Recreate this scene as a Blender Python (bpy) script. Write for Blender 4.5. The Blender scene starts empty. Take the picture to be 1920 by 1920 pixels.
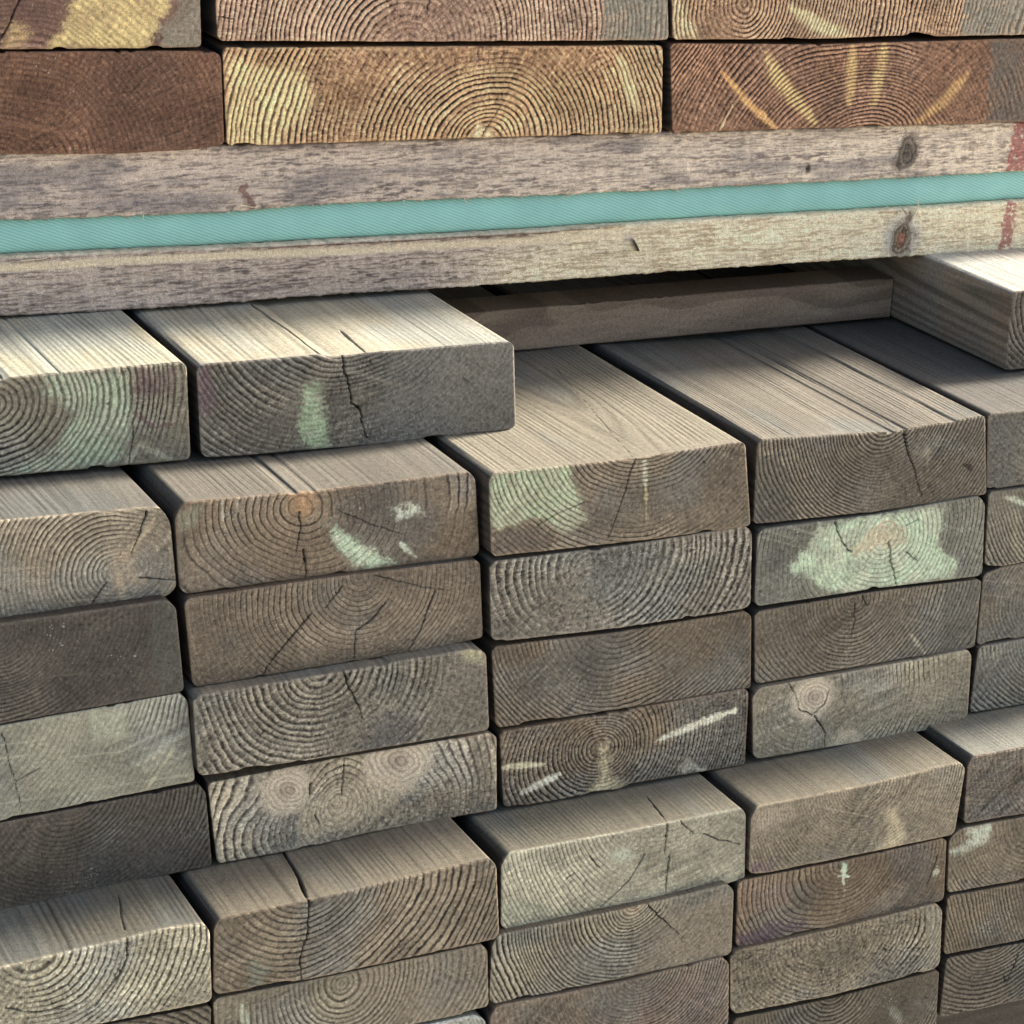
import bpy, math
import numpy as np

S = bpy.context.scene
COL = S.collection
# ------------------------------------------------------------------ camera
CAM = {'C': [-0.5361, -1.07526, 0.41839], 'M': [[0.897379, -0.438367, 0.050449], [-0.108372, -0.329777, -0.937818], [0.427745, 0.836111, -0.343442]], 'f': 4694.25}
from mathutils import Matrix, Vector
M = CAM['M']
cd = bpy.data.cameras.new('camera'); cam = bpy.data.objects.new('camera', cd); COL.objects.link(cam)
right = Vector(M[0]); up = -Vector(M[1]); back = -Vector(M[2])
R3 = Matrix((right, up, back)).transposed()
cam.matrix_world = Matrix.Translation(Vector(CAM['C'])) @ R3.to_4x4()
cd.sensor_width = 36; cd.lens = 36 * CAM['f'] / 1920
cd.clip_start = .02; cd.clip_end = 200
S.camera = cam
# ------------------------------------------------------------------ light
SUN_DIR = Vector((0.90, 0.13, 0.62)).normalized()      # towards the sun: from the right, a touch behind the faces
SUN_E, SUN_ANGLE, SKY = 4.0, 9.0, .10
sd = bpy.data.lights.new('sun', 'SUN'); sd.energy = SUN_E; sd.angle = math.radians(SUN_ANGLE); sd.color = (1, .93, .82)
so = bpy.data.objects.new('sun', sd); COL.objects.link(so)
so.rotation_euler = SUN_DIR.to_track_quat('Z', 'Y').to_euler()
wd = bpy.data.worlds.new('World'); S.world = wd; wd.use_nodes = True
nt = wd.node_tree; bg = nt.nodes['Background']
sky = nt.nodes.new('ShaderNodeTexSky'); sky.sky_type = 'NISHITA'; sky.sun_disc = False
sky.dust_density = 3; sky.ozone_density = 1; sky.air_density = 1
sky.sun_elevation = math.asin(SUN_DIR.z); sky.sun_rotation = math.atan2(SUN_DIR.x, SUN_DIR.y)
tint = nt.nodes.new('ShaderNodeMixRGB'); tint.blend_type = 'MULTIPLY'; tint.inputs[0].default_value = 1
tint.inputs[2].default_value = (1, .95, .89, 1)          # camera white balance is warm
nt.links.new(sky.outputs[0], tint.inputs[1]); nt.links.new(tint.outputs[0], bg.inputs[0]); bg.inputs[1].default_value = SKY
S.view_settings.view_transform = 'Standard'; S.view_settings.look = 'None'
S.view_settings.gamma = 1; S.view_settings.use_curve_mapping = False
S.view_settings.exposure = 1.65
S.render.engine = 'CYCLES'

# ------------------------------------------------------------------ noise and maths helpers
_T = np.random.RandomState(7).rand(64, 256, 256).astype(np.float32)[:12]
def vn(x, y, seed=0):
    """smooth value noise 0..1 on a periodic lattice"""
    t = _T[seed % 12]
    x = np.asarray(x, np.float32) + 37.3 * seed; y = np.asarray(y, np.float32) + 11.7 * seed
    xi = np.floor(x).astype(np.int64); yi = np.floor(y).astype(np.int64)
    fx = x - xi; fy = y - yi
    fx = fx * fx * (3 - 2 * fx); fy = fy * fy * (3 - 2 * fy)
    a = t[xi & 255, yi & 255]; b = t[(xi + 1) & 255, yi & 255]
    c = t[xi & 255, (yi + 1) & 255]; d = t[(xi + 1) & 255, (yi + 1) & 255]
    return (a * (1 - fx) + b * fx) * (1 - fy) + (c * (1 - fx) + d * fx) * fy
def fbm(x, y, seed=0, o=3):
    s = 0; a = .5; n = 0
    for k in range(o):
        s = s + a * vn(x * 2 ** k, y * 2 ** k, seed + k); n += a; a *= .5
    return s / n
def sst(a, b, x):
    t = np.clip((x - a) / (b - a), 0, 1); return t * t * (3 - 2 * t)
def lin(c):
    c = np.asarray(c, float) / 255
    return np.where(c < .04045, c / 12.92, ((c + .055) / 1.055) ** 2.4)
def mix(a, b, t):
    t = t[..., None] if np.ndim(t) else t
    return a + (b - a) * t
def seg_dist(x, z, pts):
    """distance to a polyline and the parameter 0..1 along it"""
    best = np.full(x.shape, 1e9); par = np.zeros(x.shape); n = len(pts) - 1
    for i in range(n):
        (ax, az), (bx, bz) = pts[i], pts[i + 1]
        dx, dz = bx - ax, bz - az; L = dx * dx + dz * dz + 1e-12
        t = np.clip(((x - ax) * dx + (z - az) * dz) / L, 0, 1)
        d = np.hypot(x - ax - t * dx, z - az - t * dz)
        m = d < best; best = np.where(m, d, best); par = np.where(m, (i + t) / n, par)
    return best, par
def poly_sd(x, z, pts):
    d, _ = seg_dist(x, z, list(pts) + [pts[0]])
    ins = np.zeros(x.shape, bool); n = len(pts)
    for i in range(n):
        (ax, az), (bx, bz) = pts[i], pts[(i + 1) % n]
        if az == bz: continue
        c = ((az > z) != (bz > z)) & (x < (bx - ax) * (z - az) / (bz - az) + ax)
        ins ^= c
    return np.where(ins, -d, d)

# ------------------------------------------------------------------ materials
def wood_material(name, rough=.78, bump=.25, spec=.25):
    m = bpy.data.materials.new(name); m.use_nodes = True
    n = m.node_tree.nodes; l = m.node_tree.links; p = n['Principled BSDF']
    at = n.new('ShaderNodeAttribute'); at.attribute_name = 'timber'
    tc = n.new('ShaderNodeTexCoord')
    n1 = n.new('ShaderNodeTexNoise'); n1.inputs['Scale'].default_value = 1700; n1.inputs['Detail'].default_value = 3
    n2 = n.new('ShaderNodeTexNoise'); n2.inputs['Scale'].default_value = 420; n2.inputs['Detail'].default_value = 4
    l.new(tc.outputs['Object'], n1.inputs['Vector']); l.new(tc.outputs['Object'], n2.inputs['Vector'])
    mr = n.new('ShaderNodeMapRange'); mr.inputs[1].default_value = .3; mr.inputs[2].default_value = .7
    mr.inputs[3].default_value = .62; mr.inputs[4].default_value = 1.38
    l.new(n1.outputs[0], mr.inputs[0])
    mr2 = n.new('ShaderNodeMapRange'); mr2.inputs[1].default_value = .3; mr2.inputs[2].default_value = .7
    mr2.inputs[3].default_value = .85; mr2.inputs[4].default_value = 1.14
    l.new(n2.outputs[0], mr2.inputs[0])
    mu = n.new('ShaderNodeMath'); mu.operation = 'MULTIPLY'; l.new(mr.outputs[0], mu.inputs[0]); l.new(mr2.outputs[0], mu.inputs[1])
    vm = n.new('ShaderNodeVectorMath'); vm.operation = 'SCALE'
    l.new(at.outputs['Color'], vm.inputs[0]); l.new(mu.outputs[0], vm.inputs['Scale'])
    l.new(vm.outputs[0], p.inputs['Base Color'])
    bp = n.new('ShaderNodeBump'); bp.inputs['Strength'].default_value = bump; bp.inputs['Distance'].default_value = .0006
    ad = n.new('ShaderNodeMath'); ad.operation = 'ADD'; l.new(n1.outputs[0], ad.inputs[0]); l.new(n2.outputs[0], ad.inputs[1])
    l.new(ad.outputs[0], bp.inputs['Height']); l.new(bp.outputs[0], p.inputs['Normal'])
    p.inputs['Roughness'].default_value = rough
    p.inputs['Specular IOR Level'].default_value = spec
    return m
M_WOOD = wood_material('weathered_timber')
M_ROUGH = wood_material('rough_sawn_timber', .85, .5, .15)

def make_mesh(name, verts, quads, cols, mat, parent=None):
    me = bpy.data.meshes.new(name)
    nv, nq = len(verts), len(quads)
    me.vertices.add(nv); me.vertices.foreach_set('co', np.ascontiguousarray(verts, np.float32).ravel())
    me.loops.add(nq * 4); me.loops.foreach_set('vertex_index', np.ascontiguousarray(quads, np.int32).ravel())
    me.polygons.add(nq); me.polygons.foreach_set('loop_start', np.arange(0, nq * 4, 4, dtype=np.int32))
    me.polygons.foreach_set('use_smooth', np.ones(nq, bool))
    me.update(calc_edges=True)
    if cols is not None:
        a = me.color_attributes.new('timber', 'FLOAT_COLOR', 'POINT')
        c4 = np.ones((nv, 4), np.float32); c4[:, :3] = cols; a.data.foreach_set('color', c4.ravel())
    me.materials.append(mat); me.validate()
    o = bpy.data.objects.new(name, me); COL.objects.link(o)
    if parent: o.parent = parent
    return o
def tag(o, label=None, cat=None, group=None, kind=None):
    if label: o['label'] = label
    if cat: o['category'] = cat
    if group: o['group'] = group
    if kind: o['kind'] = kind
    return o

# ------------------------------------------------------------------ boards
KA = .95          # seen colour -> albedo
_lin = lin
def lin(c):
    c = _lin(c); g = c.mean(); return g + (c - g) * .82
def end_field(D, X, Z, Y, seed, rel_on=True):
    """ring height (0 groove..1 ridge), ring clarity, distances; shared by the end face and the long faces"""
    cx, cz = D['ct']; sp = D['sp'] / 1000
    wx = (fbm(X * 16, Z * 16, seed, 2) - .5) * .012 + (vn(X * 55, Z * 55, seed + 2) - .5) * .0016; wz = (fbm(X * 16 + 9, Z * 16 + 5, seed + 1, 2) - .5) * .010 + (vn(X * 55, Z * 55, seed + 5) - .5) * .0016
    ydr = (vn(Y * 9 + X * 20, Y * 3 + seed, seed + 2) - .5) * .006 + (vn(Y * 3.2, X * 8, seed + 3) - .5) * .016
    dx = X - cx + wx; dz = Z - cz + wz
    rr = np.hypot(dx, dz * 1.06)
    for (kx, kz), kr in D.get('kn', ()):
        kd = np.hypot(X - kx, (Z - kz) * 1.12)
        w = np.exp(-(kd / (kr * 1.9)) ** 2) * (1 if kr > .005 else .4)
        rr = rr + w * kr * 1.1
    rr = rr + ydr
    # ring widths vary outward, finely wavy along each ring
    ph = rr / sp + (vn(rr * 75, rr * 0, seed + 4) - .5) * 1.3 + (vn(rr * 20, rr * 0 + 4, seed + 6) - .5) * 3.5 + (fbm(X * 190, Z * 190, seed + 5, 2) - .5) * .34
    for (kx, kz), kr in D.get('kn', ()):
        kd = np.hypot(X - kx, (Z - kz) * 1.12) * (1 + .25 * (vn(X * 90, Z * 90, seed) - .5))
        k = sst(kr * 1.10, kr * .90, kd)
        kd2 = np.hypot(X - kx - kr * .12, (Z - kz) * 1.2 + (X - kx) * .25) + (fbm(X * 150, Z * 150, seed + 3, 2) - .5) * kr * .16
        ph = ph * (1 - k) + (kd2 / max(kr * .21, .0013)) * k
    fr = ph - np.floor(ph)
    du = D['duty']
    ridge = sst(0, .22, fr) * (1 - sst(du, min(du + .28, .98), fr))
    per = vn(np.floor(ph) * 1.0, np.floor(ph) * 0 + .5, seed + 6)          # each ring its own strength
    fd = D['fade']
    sec = fbm(X * 17 + 3, Z * 22 + seed, seed + 7, 2) - (.05 if D.get('kn') else 0)
    clear = sst(fd - .08, fd + .24, sec) * (.35 + .65 * sst(.002, .011, rr))
    for (kx, kz), kr in D.get('kn', ()): clear = clear * (1 - .75 * np.exp(-(np.hypot(X - kx, Z - kz) / (kr * 1.7)) ** 2) * (kr > .005))
    clear = (.16 + .84 * clear) * (.45 + .55 * sst(.1, .6, per))
    return ridge, clear, rr, fr, per

def surface(D, X, Z, Y, seed, side, LAT=0.):
    """colour (linear) and height (m, 0 = proud surface, negative = sunken)"""
    KA = D.get('ka', 1.0); sat = .95 if 'ka' in D else .68
    ds = lambda c: c.mean() + (c - c.mean()) * sat
    cl, cd = ds(lin(D['cl'])) * KA, ds(lin(D['cd'])) * KA
    if 'ka' not in D: cl = cl * np.array([1.19, 1.19, 1.05]); cd = cd * np.array([.62, .63, .58])
    ridge, clear, rr, fr, per = end_field(D, X, Z, Y, seed)
    cx, cz = D['ct']; ang = np.arctan2(Z - cz, X - cx)
    n_fine = vn(X * 2600, Z * 2600, seed); n_mid = np.clip((fbm(X * 760, Z * 760, seed + 1, 2) - .5) * 1.35 + .5, 0, 1); n_big = fbm(X * 45, Z * 60, seed + 2)
    rad = vn(ang * 260, rr * 260, seed + 8)                              # torn fibres, radial
    if not side:
        t = np.clip(.5 + (ridge - .5) * clear * (1.5 if 'ka' in D else 1.05 if D['rel'] < 1 else .6), -.3, 1.25)
        t = np.clip(t + (n_mid - .5) * .7 * D['fib'] + (rad - .5) * .5 * D['fib'], -.35, 1.25)
        col = np.maximum(mix(cd, cl, t), cd * .3)
        crest = np.exp(-((fr - .16) / .075) ** 2) * clear * (.3 + .9 * n_mid)
        col = mix(col, np.minimum(cl * 1.75, .8), np.clip(crest, 0, 1) * .85)
        line = np.exp(-((fr - .93) / .07) ** 2) * clear * (.5 + .7 * (1 - n_mid))
        col = mix(col, cd * .38, np.clip(line, 0, 1) * .85)
        # broken ridges: torn latewood with pale fuzz
        tear = sst(.62, .82, n_mid * .6 + rad * .5) * ridge * clear * D['fib']
        col = mix(col, np.minimum(cl * 1.7, .75), np.clip(tear * (1.5 if 'ka' in D else .8), 0, .95))
        h = (ridge - 1) * clear * min(D['rel'], .85) * .0007 * (1 - .25 * n_mid)
        h = h + (n_mid - .5) * .00055 * (.4 + D['fib']) + (rad - .5) * .0004 * D['fib'] - sst(.66, .8, n_mid) * (1 - ridge) * .0007 * D['fib']
        # slow tone changes, grey / green bloom
        g = col.mean(-1, keepdims=True)
        col = mix(col, np.concatenate([g * .98, g * 1.01, g * .92], -1), sst(.45, .75, fbm(X * 22 + 5, Z * 26, seed + 4)) * (.08 if 'ka' in D else .5))
        col = col * (.64 + .74 * n_big)[..., None]
        # saw scratches across the face
        sa = math.radians(52 + 9 * (seed % 5))
        q = X * math.cos(sa) + Z * math.sin(sa); q2 = -X * math.sin(sa) + Z * math.cos(sa)
        scr = sst(.80, .93, vn(q * 900, q2 * 22, seed + 9)) * sst(.5, .7, vn(X * 30, Z * 30, seed + 10))
        col = mix(col, np.minimum(cl * 1.35, .7), scr * .35)
        hs = math.radians(38 + 11 * (seed % 4)); hq = X * math.cos(hs) - Z * math.sin(hs)
        hat = vn(hq * 620 + (n_mid - .5) * .5, (X * math.sin(hs) + Z * math.cos(hs)) * 60, seed + 2)
        hm = sst(.5, .68, fbm(X * 20 + 8, Z * 20, seed + 3, 2)) * (.35 + .65 * (1 - clear))
        col = col * (1 + (hat - .5) * .75 * hm)[..., None]; h = h + (hat - .5) * .0005 * hm
        # fine drying checks running outward from the heart
        ck = vn(ang * 40 + (vn(X * 160, Z * 160, seed) - .5) * .5, np.log(rr + .004) * 3.2, seed + 11)
        ck = sst(.972, .992, ck) * sst(.003, .012, rr)
        col = mix(col, cd * .35, ck * .8); h = h - ck * .0012
        # spots of light fluff
        sp = sst(.90, .95, vn(X * 1500, Z * 1500, seed + 3) * .8 + .22 * vn(X * 60, Z * 60, seed + 1))
        col = mix(col, np.array([.62, .58, .50]), sp * .55)
        for (kx, kz), kr in D.get('kn', ()):
            kd = np.hypot(X - kx, (Z - kz) * 1.12) * (1 + .25 * (vn(X * 90, Z * 90, seed) - .5))
            k = sst(kr * 1.35, kr * .8, kd)
            kc = mix(lin((214, 198, 168)) * KA, lin((134, 116, 98)) * KA, sst(.35, .95, fr) * .55 + sst(.6, .1, kd / kr) * .45 + (n_mid - .5) * .12)
            col = mix(col, kc, k * .82); h = h * (1 - k) - .0002 * k
        for kind, pts, w, rgb, s, comb in D.get('st', ()):
            wob = (fbm(X * 260, Z * 260, seed + 5) - .5) * .006 + (vn(X * 900, Z * 900, seed + 2) - .5) * .0025
            if kind == 'poly':
                sd_ = poly_sd(X, Z, pts) + wob + (ridge - .5) * .0022 * (comb > .05)
                m = sst(.0014, -.0016, sd_ + (n_mid - .5) * .003 + (rad - .5) * .0015)
            else:
                d_, par = seg_dist(X, Z, pts)
                ww = w * (.35 + .75 * np.sin(np.clip(par, .04, .96) * math.pi) ** .6)
                m = sst(ww * 1.25, ww * .5, d_ + wob * .35 + (n_mid - .5) * w * .7 + (rad - .5) * w * .5)
            m = m * (.68 + .32 * sst(.32, .56, fbm(X * 150, Z * 150, seed + 9)))
            m = m * ((1 - comb) + comb * sst(.35, .75, ridge + .12 * (n_mid - .5)))
            sc = lin(rgb) * KA * 1.08
            scol = (sc + (np.array([.60, .55, .42]) * sc.max() * 1.5 - sc) * .38 * (sst(.46, .62, fbm(X * 110, Z * 110, seed + 6)))[..., None] * (rgb[1] > rgb[0])) * (.72 + .5 * n_mid)[..., None] * (1 - .28 * (1 - ridge) * clear * (1 if comb < .6 else .4))[..., None]
            col = mix(col, scol, m * s)
    else:
        tcs = mix(lin(D.get('tc', D['cl'])) * .54, lin(D.get('lat', (84, 76, 68))) * .66, LAT)  # default side colour is dark: shade of the gaps between boards painted in
        st = vn(X * 900 + 0 * Y, Z * 900 + Y * 9, seed + 3); st2 = vn(X * 260, Y * 5 + Z * 260, seed + 5)
        t = np.clip((ridge - 1) * (.12 + .88 * per ** 2.2 + .7 * LAT) * .9 + .92 + (st - .5) * .5 + (vn(X * 1700, Z * 1700 + Y * 14, seed + 2) - .5) * .3, -.1, 1.1)
        col = mix(tcs * .60, tcs * 1.04, t)
        col = mix(col, tcs * .28, sst(.90, .97, per) * np.exp(-((fr - .9) / .09) ** 2) * .8)
        col = col * (.84 + .3 * fbm(X * 30, Y * 9, seed + 6))[..., None] * (.93 + .14 * st2)[..., None]
        g = col.mean(-1, keepdims=True)
        col = mix(col, np.concatenate([g * .97, g * 1.02, g * .93], -1), sst(.5, .75, fbm(X * 26, Y * 14, seed + 8)) * .6)
        h = (ridge - 1) * .00022 * clear + (st - .5) * .00016 + (n_mid - .5) * .0001
    for pts, w in (D.get('cr', ()) if not side else ()):
        jit = (vn(X * 700, Z * 700, seed + 1) - .5) * .0009 + (vn(X * 200, Z * 200, seed + 7) - .5) * .0011
        px = X + jit; pz = Z + jit * .3
        d_, par = seg_dist(px, pz, pts)
        ww = w * .85 * (1 - .78 * par) * sst(0, .03, par + .012) + .00008
        m = sst(ww * 1.35, ww * .6, d_)
        h = h - m * min(.006, w * 7); col = mix(col, np.array([.012, .010, .010]), m * .9)
        rim = sst(ww * 3.2, ww * 1.5, d_) * (1 - m); col = mix(col, col * .72, rim * .6)
    return col, h

def interp(pts, x):
    p = sorted(pts); return np.interp(x, [a for a, _ in p], [b for _, b in p])
def extrap(pts):
    return pts
def board(D, seed):
    top, bot, y0, r = D['top'], D['bot'], D['y'], D['r'] / 1000
    xl0, xl1 = bot[0][0], top[0][0]; xr0, xr1 = bot[-1][0], top[-1][0]
    W = max(xr0, xr1) - min(xl0, xl1); H = np.mean([t[1] for t in top]) - np.mean([t[1] for t in bot])
    RES = .00046
    nu = int(W / RES); nvv = int(H / RES)
    v = np.linspace(0, 1, nvv)
    extra = r * (1 - np.cos(np.linspace(0, math.pi / 2, 7)[1:-1])) / H
    v = np.unique(np.concatenate([v, extra, 1 - extra])); nv = len(v)
    u = np.linspace(0, 1, nu)
    dd = np.minimum(v, 1 - v) * H
    inset = np.where(dd < r, r - np.sqrt(np.maximum(r * r - (r - dd) ** 2, 0)), 0)
    xl = xl0 + (xl1 - xl0) * v + inset; xr = xr0 + (xr1 - xr0) * v - inset
    X = xl[:, None] + (xr - xl)[:, None] * u[None]
    s = (X - (xl0 + (xl1 - xl0) * v)[:, None]) / ((xr0 + (xr1 - xr0) * v) - (xl0 + (xl1 - xl0) * v))[:, None]
    ps = lambda pts, s: np.interp(s, [(a - pts[0][0]) / (pts[-1][0] - pts[0][0]) for a, _ in pts], [b for _, b in pts])
    Zt = ps(top, s) - .0005 * fbm(X * 90, X * 0 + seed, seed) - .0035 * sst(.78, .9, vn(X * 70, X * 0 + 2, seed + 4)) * sst(.5, .7, vn(X * 300, X * 0 + 5, seed)) * .25
    Zb = ps(bot, s) + .0006 * fbm(X * 110, X * 0 + seed, seed + 3) + .0012 * sst(.72, .9, vn(X * 80, X * 0 + 8, seed + 4))
    Z = Zb + (Zt - Zb) * v[:, None]
    Y = np.full(X.shape, float(y0))
    col, h = surface(D, X, Z, np.zeros(X.shape), seed, False)
    # soft, slightly ragged arris
    de = np.minimum(np.minimum(v, 1 - v)[:, None] * H, np.minimum(X - (xl - inset)[:, None], (xr + inset)[:, None] - X))
    rag = .0005 + .0006 * vn(X * 260, Z * 260, seed + 3)
    ed = sst(1, 0, de / rag)
    Yc = Y - h * (.35 + .65 * sst(.0003, .0028, de)) + ed * .0005
    edge_worn = sst(.0022, .0002, de) * (.25 + .5 * vn(X * 90, Z * 90, seed + 9))
    col = mix(col, np.minimum(lin(D['cl']) * KA * 1.35, .6), edge_worn * .55)
    verts = [np.stack([X, Yc, Z], -1).reshape(-1, 3)]; cols = [col.reshape(-1, 3)]
    idx = np.arange(nv * nu).reshape(nv, nu)
    quads = [np.stack([idx[:-1, :-1], idx[:-1, 1:], idx[1:, 1:], idx[1:, :-1]], -1).reshape(-1, 4)]
    loop = np.concatenate([idx[0, :], idx[1:, -1], idx[-1, -2::-1], idx[-2:0:-1, 0]])
    lx = X.reshape(-1)[loop]; lz = Z.reshape(-1)[loop]
    # outward normals of the outline
    tx = np.roll(lx, -1) - np.roll(lx, 1); tz = np.roll(lz, -1) - np.roll(lz, 1)
    k = 5
    ker = lambda a: sum(np.roll(a, j) for j in range(-k, k + 1)) / (2 * k + 1)
    tx, tz = ker(tx), ker(tz); ln = np.hypot(tx, tz) + 1e-9; nx, nz = tz / ln, -tx / ln
    ex = D.get('ex', 0)
    if ex: ys = np.concatenate([[.0006, .0014], np.arange(.003, ex, .0022), [ex + .02, ex + .1, .9]])
    else: ys = np.array([.0006, .0014, .003, .006, .012, .03, .1, .9])
    ye = Yc.reshape(-1)[loop]
    n = len(loop); base = nv * nu; prev = loop
    for j, yy in enumerate(ys):
        YY = np.full(n, float(yy)); c, hh = surface(D, lx, lz, YY, seed, True, sst(.55, .85, np.abs(nx)))
        for pts, w in D.get('tcr', ()):
            jit = (vn(lx * 300, YY * 60, seed) - .5) * .0014
            d_, par = seg_dist(lx + jit, YY + y0, pts)
            m = sst(w * 1.3, w * .55, d_) * (nz > .6)
            hh = hh - m * min(.006, w * 5); c = mix(c, np.array([.014, .012, .012]), m * .9)
        if j < 2:
            cap = col.reshape(-1, 3)[loop]; c = mix(c, cap, np.full(n, .5 if j == 0 else .2))
        f = sst(.001, .012, yy)
        gone = (1 - f) * .0004
        vx = lx + nx * (hh * f - gone * 0); vz = lz + nz * (hh * f)
        verts.append(np.stack([vx, np.maximum(YY + y0, ye + .0002 * (j + 1)), vz], -1)); cols.append(c)
        cur = base + np.arange(n)
        quads.append(np.stack([prev, cur, np.roll(cur, -1), np.roll(prev, -1)], -1)[:, ::-1] if False else np.stack([np.roll(prev, -1), prev, cur, np.roll(cur, -1)], -1))
        prev = cur; base += n
    # back end: fan closed with a strip of quads across the loop
    half = n // 2
    a = prev[:half]; bq = prev[::-1][:half]
    quads.append(np.stack([a[:-1], a[1:], bq[1:], bq[:-1]], -1))
    V = np.concatenate(verts); Cc = np.concatenate(cols)
    return V, np.concatenate(quads), Cc

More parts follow.
